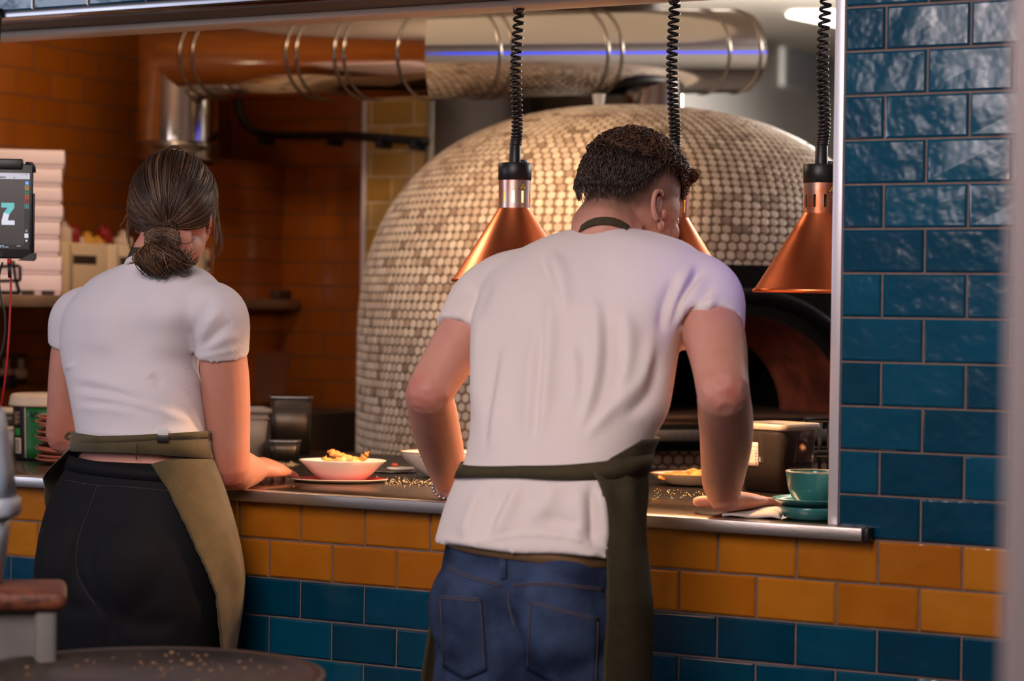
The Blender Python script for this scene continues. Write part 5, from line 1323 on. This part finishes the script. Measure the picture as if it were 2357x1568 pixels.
# hair
def on_m(d, off): return on_head(d, off, Hm, mr, mf, mu, 1.03)
g_ = np.random.default_rng(5)
def zone_ok(d):
    # long hair: the top and back down to a line that climbs over the ear
    lim = -.20 if d[1] < -.76 else (min(.48, -.20+(d[1]+.76)*1.25) if d[1] < .35 else .48)
    return d[2] > lim
cap_ = []
for i in range(30):
    row_ = []
    for p in np.linspace(0, 2*PI, 64, endpoint=False):
        fy = math.sin(p); lim = -.18 if fy < -.76 else (min(.50, -.18+(fy+.76)*1.25) if fy < .35 else .50)
        thm = math.acos(np.clip(lim/1.0, -1, 1)); th = thm*(.02+.98*i/29)
        edge_ = i/29
        row_.append(on_m(np.array([math.sin(th)*math.cos(p), math.sin(th)*math.sin(p), math.cos(th)]), .010*min(1, (1-edge_)*6+.05)))
    cap_.append(row_)
me = to_mesh('hair', loft(cap_)); wav = coords(me); Nn = normals(me)
me.update(); vattr(me, 'tint', np.full(len(me.vertices), .10)); mh = put('hair', me, HAIRM, mp)
paths = []; rad = []; tin = []
while len(paths) < 5200:
    d0 = unit(g_.normal(0, 1, 3))
    if not zone_ok(d0): continue
    top = d0[2] > .45
    fwd_ = np.array([.25*g_.normal(), .9, -.2]) if d0[1] > .1 else np.array([.3*g_.normal(), .15 if top else -.05, -1.0])
    if top and d0[1] <= .1: fwd_ = np.array([.6*g_.normal(), .5+.6*g_.normal(), .1])
    tdir = unit(fwd_-d0*(fwd_@d0)); ln = g_.uniform(.030, .050) if top else g_.uniform(.018, .032)
    if d0[1] > .45: ln = g_.uniform(.040, .060)
    amp = g_.uniform(.0015, .0055)*(1.4 if top else .45); fr_ = g_.uniform(1.0, 2.2)*2*PI; ph0 = g_.uniform(0, 2*PI); sd_ = np.cross(d0, tdir); P = []
    lift = g_.uniform(.006, .017) if top else g_.uniform(.007, .012)
    for t in np.linspace(0, 1, 10):
        d = unit(d0+tdir*t*ln/.095)
        if not zone_ok(d+np.array([0, 0, .03])): lf = lift*(.6-.3*t)
        else: lf = lift
        q = on_m(d, .004+lf*math.sin(PI*min(1, .25+.75*t)))
        w_ = (mr*sd_[0]+mf*sd_[1]+mu*sd_[2])*amp*math.sin(fr_*t+ph0)+(mr*d0[0]+mf*d0[1]+mu*d0[2])*amp*.7*math.cos(fr_*t+ph0)
        P.append(q+w_*min(1, t*2))
    paths.append(np.array(P)); rad.append(np.array([.0007, .0010, .0009, .0005])*g_.uniform(.7, 1.2)); tin.append(float(np.clip(g_.normal(.36+.26*top+.2*(d0[1] > .3), .2), 0, 1)))
# the curl that falls over his forehead
for _ in range(70):
    b0_ = [atY(*q) for q in ((1545, 372, .06), (1572, 388, .085), (1578, 412, .09), (1590, 414, .09), (1600, 400, .09), (1592, 392, .085))]
    P = np.array(b0_)+g_.normal(0, .0042, 3)+g_.normal(0, .0016, (6, 3)); k_ = g_.integers(4, 7); paths.append(spline(P[:k_], 12)); rad.append(np.array([.0013, .0013, .0006])); tin.append(float(g_.uniform(.6, 1)))
strand_obj('curls', paths, rad, tin, HAIRM, mh)
for q in ml: put('shoe', remesh('shoe', shoe(np.array([q[2][0], q[2][1]+.01, .003]), (0, 1, 0)), .006, 5), SHOE, mp)
# ================================================================== LEFT WALL SHELF
SHELFM = mat('shelf_steel', (156, 128, 104), .35, .6, var=.2, vscale=8)
zs_ = atD(60, 680, 6.15)[2]
tag(obj('wall_shelf', join(box((XL+.001, .55, zs_-.032), (-1.24, 1.62, zs_), .004), box((XL+.001, 1.62, zs_-.032), (-1.50, 2.38, zs_), .004))), 'long steel shelf on the ochre left wall carrying pizza boxes', 'shelf')
bpy.data.objects['wall_shelf'].data.materials.append(SHELFM)
BOXM = mat('white_carton', (238, 212, 208), .7, var=.06, vscale=6)
SLOTM = mat('dark_slot', (60, 42, 34), .8)
ya = math.radians(40); bx_ = np.array([math.cos(ya), math.sin(ya), 0]); by_ = np.array([-math.sin(ya), math.cos(ya), 0])
edges_y = [345, 388, 430, 472, 510, 550, 590, 632, 678]; right_x = [143, 137, 137, 140, 134, 133, 139, 139]
nm_ = ['topmost', 'second', 'third', 'fourth', 'fifth', 'sixth', 'seventh', 'lowest']
for k in range(8):
    fr_ = atD(right_x[k], 680, 6.12); z0_ = atD(60, edges_y[k+1], 6.12)[2]; z1_ = atD(60, edges_y[k], 6.12)[2]-.0012
    if k == 7: z0_ = zs_+.0005
    o = np.array([fr_[0], fr_[1], 0]); M_b = frame(o, bx_, by_, (0, 0, 1))
    t = thing('pizza_box', 'white pizza box, %s' % ('topmost of the tall stack behind the tablet' if k == 0 else 'lowest of the tall stack, with dark slots' if k == 7 else '%s from the top of the tall stack' % nm_[k]), 'box', (o[0]-.15, o[1]+.1, z0_), 'stack of pizza boxes on the shelf')
    ov = .003
    obj('tray', box((-.31, 0, z0_+.0003), (0, .29, z1_-.006), .002, M=M_b), BOXM, t)
    obj('lid', box((-.31-ov, -ov, z0_+.010), (ov, .29, z1_), .003, M=M_b), BOXM, t)
    if k == 7:
        for u in (-.085, -.032): obj('slot', box((u-.018, -.0055, z0_+.002), (u+.016, -.0032, z0_+.013), .001, M=M_b), SLOTM, t)
# white carry cartons further along the shelf
CARM = mat('cream_carton', (240, 212, 176), .7)
yy0 = atX(140, 640, -1.60)[1]; yy1 = atX(545, 640, -1.60)[1]; wc_ = (yy1-yy0)/4
ztop = atX(500, 574, -1.60)[2]
for k, lb in enumerate(('cream carton with a slot, nearest the pizza boxes', 'cream carton with a slot, second from the pizza boxes', 'cream carton with a slot, mostly behind the woman\'s head', 'cream carton with a slot, at the far end of the shelf')):
    ya_ = yy0+k*wc_+.004; yb_ = ya_+wc_-.010
    t = thing('carry_carton', lb, 'box', (-1.70, (ya_+yb_)/2, zs_), 'cream cartons on the shelf')
    obj('carton', box((-1.785, ya_, zs_+.0005), (-1.60, yb_, ztop), .004), CARM, t)
    ym = (ya_+yb_)/2
    obj('hand_slot', box((-1.602, ym-.052, ztop-.062), (-1.5985, ym+.052, ztop-.036), .008), SLOTM, t)
    obj('panel_line', join(box((-1.6012, ya_+.035, zs_+.002), (-1.599, ya_+.038, ztop-.004), .0005), box((-1.6012, ym-.058, zs_+.002), (-1.599, ym-.055, ztop-.03), .0005)), SLOTM, t)
# sauce bottles standing on the cartons
def bottle(px, py_top, r, body, cap, label, group='sauce bottles on the cartons', lean=0.0, neck=.55):
    b = atX(px, 573, -1.69); tp = atX(px, py_top, -1.69); h = tp[2]-ztop; b[2] = ztop+.0008
    t = thing('sauce_bottle', label, 'bottle', tuple(b), group)
    Mb = frame(b, (1, 0, 0), (0, math.cos(lean), -math.sin(lean)), (0, math.sin(lean), math.cos(lean)))
    if lean: Mb[2, 3] += r*abs(math.sin(lean))
    obj('bottle_body', lathe([(.0, .0), (r*.9, .0), (r, .004), (r, h*neck), (r*.86, h*(neck+.08)), (r*.45, h*(neck+.16)), (r*.42, h*.80)], 28, M=Mb), body, t)
    obj('cap', lathe([(r*.44, h*.78), (r*.5, h*.80), (r*.5, h*.86), (r*.22, h*.90), (r*.14, h*1.0), (.0, h*1.0)], 24, M=Mb), cap, t)
RB = mat('red_bottle', (140, 26, 20), .35); YB = mat('yellow_bottle', (222, 160, 64), .4); WB = mat('white_bottle', (220, 196, 176), .4); DB = mat('dark_bottle', (64, 30, 22), .4)
bottle(148, 510, .022, WB, WB, 'white bottle with a dark base, beside the pizza boxes', neck=.62)
bottle(168, 515, .021, RB, RB, 'tall red bottle beside the white one, next to the pizza boxes', neck=.70)
bottle(182, 542, .016, WB, WB, 'small white bottle between the red and the yellow one')
bottle(200, 533, .030, YB, YB, 'yellow squeeze bottle in the middle of the cartons', neck=.42)
bottle(224, 543, .022, YB, YB, 'squat yellow bottle right of the yellow squeeze bottle', neck=.45)
bottle(246, 524, .021, RB, RB, 'red bottle tipped over to the left', lean=-.55, neck=.70)
bottle(283, 530, .030, WB, WB, 'white squeeze bottle beside the woman\'s head', neck=.45)
# small dark ledge on the back wall
tag(obj('wall_ledge', box((atY(548, 680, 2.33)[0], 2.33, atY(600, 690, 2.33)[2]), (atY(643, 680, 2.33)[0], 2.399, atY(600, 668, 2.33)[2]), .003), mat('dark_ledge', (56, 30, 16), .6)), 'short dark ledge on the ochre back wall right of the woman', 'ledge')
# black wire stand in front of the boxes
wq = [atD(-20, 678, 5.9), atD(44, 678, 5.9), atD(34, 640, 5.9), atD(28, 602, 5.9)]
ws = thing('wire_stand', 'black wire stand on the shelf in front of the lowest pizza boxes', 'stand', (wq[1][0], wq[1][1], zs_))
for P in ([atD(45, 676, 5.9), atD(36, 645, 5.9), atD(30, 600, 5.9)], [atD(-30, 676, 5.9), atD(45, 676, 5.9)], [atD(-30, 648, 5.9), atD(46, 646, 5.9)], [atD(-30, 615, 5.9), atD(44, 612, 5.9)], [atD(46, 612, 5.9), atD(46, 646, 5.9)]):
    P = np.array(P); P[:, 2] = np.maximum(P[:, 2], zs_+.006); obj('wire', tube(P, .0045, 8), WIRE, ws)
# double socket with a plug
sc0 = atX(-22, 815, XL); sc1 = atX(58, 884, XL)
so = thing('wall_socket', 'dark metal double wall socket with pale switches and a black plug', 'socket', (XL+.005, (sc0[1]+sc1[1])/2, (sc0[2]+sc1[2])/2))
obj('face_plate', box((XL+.0005, sc0[1], sc1[2]), (XL+.009, sc1[1], sc0[2]), .002), mat('socket_plate', (92, 66, 50), .4, .6), so)
SWM = mat('pale_switch', (206, 170, 140), .5)
for px in (8, 42):
    c = atX(px, 838, XL)
    obj('switch', box((XL+.0085, c[1]-.011, c[2]-.012), (XL+.014, c[1]+.011, c[2]+.016), .002), SWM, so)
    c = atX(px, 858, XL); obj('socket_face', box((XL+.0085, c[1]-.026, c[2]-.016), (XL+.012, c[1]+.026, c[2]+.012), .003), SWM, so)
c = atX(3, 866, XL); obj('plug', box((XL+.011, c[1]-.024, c[2]-.034), (XL+.045, c[1]+.020, c[2]+.004), .006), BLACK, so)

# ================================================================== TABLET
TD = 4.80
tw, th_ = .1347, .2000
ta = -.10
tx = unit(RT*math.cos(ta)-FW*math.sin(ta)+UP*-.012); tzv = unit(UP+RT*-.030); ty = unit(np.cross(tzv, tx)); tzv = np.cross(tx, ty)
tc = atD(76, 487, TD)-tx*(tw/2)
Mt = frame(tc, tx, ty, tzv)
tab = thing('tablet', 'black tablet in a wall holder showing a teal and white letter', 'tablet', tuple(tc))
obj('tablet_body', box((-tw/2, -.0035, -th_/2), (tw/2, .0035, th_/2), .003, 3, M=Mt), BLACK, tab)
SCR = mat('screen_grey', (46, 44, 46), .25, emit=.55); BAR = mat('screen_bar', (176, 180, 196), .3, emit=.55); NAVY = mat('screen_navy', (12, 14, 24), .25, emit=.5)
TL = mat('screen_teal', (84, 176, 180), .3, emit=.6); WHS = mat('screen_white', (196, 204, 220), .3, emit=.6)
sw, sh_ = .1202, .1602
def sbox(u0, u1, v0, v1, lvl=0):
    y_ = -.0036-.00012*(lvl+1); return box((u0, y_, v0), (u1, y_+.0001, v1), 0, M=Mt)
scr = obj('screen', sbox(-sw/2, sw/2, -sh_/2, sh_/2), SCR, tab, smooth=False)
obj('browser_bar', sbox(-sw/2, sw/2, sh_/2-.0125, sh_/2, 1), BAR, scr, smooth=False)
obj('bar_marks', join(*[sbox(a, a+w_, sh_/2-z_-h_, sh_/2-z_, 2) for a, w_, z_, h_ in ((-.006, .016, .0080, .0022), (.027, .002, .0078, .0028), (.042, .002, .0022, .001), (.046, .002, .0022, .001), (.050, .005, .0022, .001))]), NAVY, scr, smooth=False)
obj('side_bar', sbox(sw/2-.0105, sw/2, -sh_/2, sh_/2-.0128, 1), NAVY, scr, smooth=False)
obj('bottom_bar', sbox(-sw/2, sw/2, -sh_/2, -sh_/2+.0095, 2), NAVY, scr, smooth=False)
ic = [((30, 128, 200), .6), ((214, 150, 40), .6), ((30, 150, 100), .6), ((206, 84, 40), .6), ((170, 30, 40), .6), ((40, 160, 170), .6)]
for k, (c_, e_) in enumerate(ic):
    v1 = sh_/2-.0165-.0098*k; u0 = sw/2-.0096; im = mat('icon_%d' % k, c_, .3, emit=e_)
    if k == 0: g = join(sbox(u0, u0+.0082, v1-.0082, v1, 3))
    else: g = join(*[sbox(*q, 3) for q in ((u0, u0+.0082, v1-.0008, v1), (u0, u0+.0082, v1-.0082, v1-.0074), (u0, u0+.0008, v1-.0082, v1), (u0+.0074, u0+.0082, v1-.0082, v1))])
    icn = obj('icon', g, im, scr, smooth=False)
    cx_, cz_ = u0+.0041, v1-.0041
    sym = {0: [(-.0016, .0016, .0010, .0016), (-.0016, .0016, -.0016, -.0010), (-.0016, -.0010, -.0016, .0016), (.0010, .0016, -.0016, .0016)], 1: [(-.0018, .0018, -.0016, -.0008), (-.0012, .0012, -.0008, .0002), (-.0005, .0005, .0002, .0014)],
           2: [(-.0020, -.0006, -.0006, .0006), (.0006, .0020, -.0006, .0006)], 3: [(-.0012, .0012, -.0014, .0006), (-.0006, .0006, .0006, .0016)], 4: [(-.0016, -.0006, -.0008, 0), (-.0006, .0006, 0, .0008), (.0006, .0016, -.0008, 0)], 5: [(-.0014, .0014, -.0012, .0014), (-.0006, .0006, -.0018, -.0012)]}[k]
    obj('icon', join(*[sbox(cx_+a, cx_+b, cz_+c2, cz_+d, 4) for a, b, c2, d in sym]), WHS if k == 0 else im, scr, smooth=False)
obj('tool_marks', join(sbox(sw/2-.0074, sw/2-.0060, -.0435, -.0420, 3), sbox(sw/2-.0048, sw/2-.0034, -.0435, -.0420, 3), sbox(sw/2-.0074, sw/2-.0060, -.0405, -.0390, 3), sbox(sw/2-.0048, sw/2-.0034, -.0405, -.0390, 3), sbox(sw/2-.0094, sw/2-.0016, -.0560, -.0470, 3), sbox(sw/2-.0070, sw/2-.0034, -.0640, -.0600, 3)), WHS, scr, smooth=False)
obj('status_text', join(*[sbox(a, a+.0035, -sh_/2+v, -sh_/2+v+.0011, 4) for a, v in ((-.004, .0062), (.0003, .0062), (.0046, .0062), (.0350, .0062), (.0392, .0062), (-.0005, .0035), (.010, .0035), (.0143, .0035))]), WHS, scr, smooth=False)
obj('status_icon', join(sbox(-.0045, -.0015, -sh_/2+.0025, -sh_/2+.0055, 4)), mat('icon_lime', (120, 180, 40), .3, emit=.6), scr, smooth=False)
obj('status_icon', join(sbox(.0052, .0082, -sh_/2+.0030, -sh_/2+.0060, 4)), mat('icon_cyan', (30, 150, 190), .3, emit=.6), scr, smooth=False)
# the big letter: upper half teal, lower half white
def poly(pts, lvl):
    y_ = -.0036-.00012*(lvl+1); A = xf(np.array([(u, y_, v) for u, v in pts]), Mt); B = xf(np.array([(u, y_+.0001, v) for u, v in pts]), Mt); return loft([A, B], True)
pz = (atD(19, 493, TD)-tc); uz, vz = pz@tx, pz@tzv; hw_z, hz = .0135, .0232
sl = .0085
obj('letter_top', join(poly([(uz-hw_z, vz+hz), (uz+hw_z, vz+hz), (uz+hw_z, vz+hz-.0100), (uz-hw_z, vz+hz-.0100)], 3), poly([(uz+hw_z-.0135, vz+hz-.0095), (uz+hw_z, vz+hz-.0105), (uz+.0035, vz-.0008), (uz-.0085, vz+.0022)], 3)), TL, scr, smooth=False)
obj('letter_bottom', join(poly([(uz-hw_z+.001, vz-hz), (uz+hw_z+.001, vz-hz), (uz+hw_z+.001, vz-hz+.0095), (uz-hw_z+.001, vz-hz+.0095)], 3), poly([(uz-hw_z+.001, vz-hz+.009), (uz-hw_z+.0135, vz-hz+.009), (uz+.0035, vz-.0008), (uz-.0085, vz+.0022)], 3)), WHS, scr, smooth=False)
hbm = [xf(np.array([(math.cos(a)*.0048, -.0038, -th_/2+.0095+math.sin(a)*.0048)]), Mt)[0] for a in np.linspace(0, 2*PI, 24)]
obj('home_button', tube(np.array(hbm), .0005, 5), mat('button_ring', (120, 110, 104), .4), tab)
ho = thing('tablet_holder', 'black clamp holder gripping the tablet, on an arm from the header', 'holder', tuple(tc))
obj('back_plate', box((-tw/2+.01, .004, -th_/2+.02), (tw/2-.012, .012, th_/2-.02), .003, M=Mt), BLACK, ho)
obj('top_clamp', join(box((-.040, -.009, th_/2-.012), (tw/2-.022, .012, th_/2+.010), .003, M=Mt)), BLACK, ho)
obj('corner_grip', tube(xf(np.array([(tw/2-.016, -.0005, th_/2+.0015), (tw/2-.004, -.0005, th_/2+.0010), (tw/2+.0015, -.0005, th_/2-.006), (tw/2+.0018, -.0005, th_/2-.018)]), Mt), .0034, 10), BLACK, ho)
obj('side_rail', box((tw/2+.0002, -.003, -th_/2+.012), (tw/2+.0034, .005, th_/2-.062), .001, M=Mt), BLACK, ho)
obj('lower_grip', loft([xf(np.array([(u, y_, v) for u, v in ((tw/2-.030, -th_/2-.0035), (tw/2+.002, -th_/2-.0045), (tw/2+.0075, -th_/2+.001), (tw/2+.0075, -th_/2+.012), (tw/2+.001, -th_/2+.0125), (tw/2-.014, -th_/2+.004))]), Mt) for y_ in (-.008, .010)], True), BLACK, ho, auto=30)
arm_ = [xf(np.array([(-.02, .010, .02)]), Mt)[0], xf(np.array([(-.05, .06, .06)]), Mt)[0], np.array([tc[0]-.11, -.03, 1.75]), np.array([tc[0]-.11, -.012, 1.95])]
obj('arm', tube(spline(arm_, 24), .008, 12), BLACK, ho)
# charging cables
RC = mat('red_cable', (176, 24, 36), .45)
pz_ = [xf(np.array([((24-76)/1091+tw/2, .0, -th_/2-.0005)]), Mt)[0]]
cab = [pz_[0], atD(25, 640, TD), atD(23, 720, TD), atD(17, 820, TD), atD(8, 900, TD+.02), atD(-4, 965, TD+.06), atD(-20, 1040, TD+.10)]
rc = thing('charging_cable', 'red charging cable hanging from the tablet', 'cable', tuple(cab[0]))
obj('cable', tube(spline(cab, 50), .0022, 8), RC, rc)
obj('plug_sleeve', tube(np.array([cab[0]-UP*.010, cab[0]-UP*.040]), [.0045, .0044, .0030], 10), BLACK, rc)
obj('plug', tube(np.array([cab[0], cab[0]-UP*.011]), .0045, 10), RC, rc)
kb = [atD(6, 604, TD+.015), atD(-2, 640, TD+.02), atD(3, 690, TD+.02), atD(11, 725, TD+.02), atD(10, 780, TD+.02), atD(-3, 830, TD+.02), atD(-30, 880, TD+.02)]
tag(obj('black_cable', tube(spline(kb, 50), .0021, 8), BLACK), 'black cable looping beside the red one under the tablet', 'cable')

# ================================================================== FOREGROUND
# cabinet with a worn wooden top, cut by the left edge
WOOD = mat('worn_wood', (120, 66, 44), .5, var=.6, vscale=5, stretch=(2, 14, 14), col2=(70, 36, 26), bump=.3, bscale=20)
GREYP = mat('grey_cabinet_paint', (104, 100, 98), .6, var=.4, vscale=9)
kc = atD(151, 1362, 3.33)
kb_ = thing('wooden_cabinet', 'grey painted cabinet with a rounded wooden top at the left edge', 'cabinet', (kc[0]-.4, kc[1]-.1, 0))
ztp = kc[2]
kf = unit([ray(151, 1362)[0], ray(151, 1362)[1], 0]); Mk = frame(np.array([kc[0], kc[1], 0]), np.array([kf[1], -kf[0], 0]), kf, ZU)
obj('wooden_top', box((-1.0, .0, ztp-.030), (.002, .165, ztp), .013, 4, M=Mk), WOOD, kb_)
lx = atD(128, 1450, 3.40)[0]
lx = (128-151)/FPX*3.33
obj('cabinet_body', box((-.98, .022, .05), (lx-.022, .155, ztp-.0305), .004, M=Mk), GREYP, kb_)
obj('corner_post', box((lx-.030, .010, .0), (lx+.002, .045, ztp-.0305), .006, M=Mk), GREYP, kb_)
for z_ in (.70, .40): obj('panel_line', box((-.9, .0195, z_), (lx-.05, .0225, z_+.012), .001, M=Mk), mat('dark_groove', (50, 46, 46), .8), kb_)
# blue-grey plastic tub standing on it
PT = mat('blue_grey_plastic', (150, 156, 170), .4); PW = mat('blue_window', (90, 150, 196), .3)
tq = atD(-70, 1250, 3.40); tq[2] = ztp+.0006
px1 = proj(tq)[2]
def tl(xr, y):                                             # right edge of the tub at a height
    z_ = CAM[2]+(ray(0, y)[2])*px1-ztp; w_ = (xr-float(proj(tq)[0]))/FPX*px1*2; return (w_, w_*.62, z_)
pt_ = thing('plastic_container', 'blue-grey plastic container on the wooden cabinet, cut by the left edge', 'container', tuple(tq))
prof_ = [tl(2, 1326), tl(14, 1240), tl(20, 1190)]; prof_[0] = (prof_[0][0], prof_[0][1], .0)
obj('lower_tub', tubloft(prof_, tq, RVIEW, .02), PT, pt_)
obj('rim', tubloft([tl(34, 1190), tl(39, 1180), tl(39, 1150), tl(30, 1144)], tq, RVIEW, .02), PT, pt_)
obj('upper_part', tubloft([tl(30, 1145), tl(22, 1080), tl(12, 1000), tl(4, 950), tl(-8, 935)], tq, RVIEW, .02), PT, pt_)
wv0 = [tl(17, 1136), tl(11, 1075), tl(4, 1030)]
obj('blue_window', loft([[tq+RH*(w_/2-.030)-FH*(d_/2+.002)+ZU*z_, tq+RH*(w_/2-.002)-FH*(d_/2+.002)+ZU*z_, tq+RH*(w_/2-.002)-FH*(d_/2-.004)+ZU*z_, tq+RH*(w_/2-.030)-FH*(d_/2-.004)+ZU*z_] for w_, d_, z_ in wv0], True), PW, pt_, smooth=False)
# round dark tray-topped table with crumbs
TRAY = mat('dark_tray_metal', (92, 80, 74), .38, .75, var=.3, vscale=16, bump=.1, bscale=60)
tr = atD(335, 1556, 3.20)
rt_ = thing('round_tray_table', 'round dark metal tray table dotted with crumbs at the bottom left', 'table', (tr[0], tr[1], 0))
RR = 415/FPX*3.20
obj('tray_top', lathe([(.0, -.004), (RR-.030, -.004), (RR-.022, .002), (RR-.010, .004), (RR-.002, .0035), (RR, .000), (RR-.003, -.006), (RR-.02, -.012), (.0, -.014)], 96, tr), TRAY, rt_)
obj('pedestal', tube(np.array([[tr[0], tr[1], .02], [tr[0], tr[1], tr[2]-.014]]), .03, 20), BLACKM, rt_)
obj('foot', lathe([(.0, .03), (.10, .022), (.19, .010), (.20, .0), (.0, .0)], 48, (tr[0], tr[1], .001)), BLACKM, rt_)
cr = []; g_ = np.random.default_rng(9)
for _ in range(64):
    a = g_.normal(1.9, .9); r_ = RR*math.sqrt(g_.uniform(0, .80)); s_ = abs(g_.normal(.0012, .0008))+.0006
    cr.append(ellipsoid(np.array([tr[0]+r_*math.cos(a), tr[1]+r_*math.sin(a), tr[2]-.004+s_*.6]), (s_*1.4, s_, s_*.7), nu=6, nv=5))
o = obj('tray_crumbs', join(*cr), mat('tan_crumbs', (140, 104, 76), .8)); tag(o, 'tan crumbs scattered on the round dark tray', 'crumbs', kind='stuff')
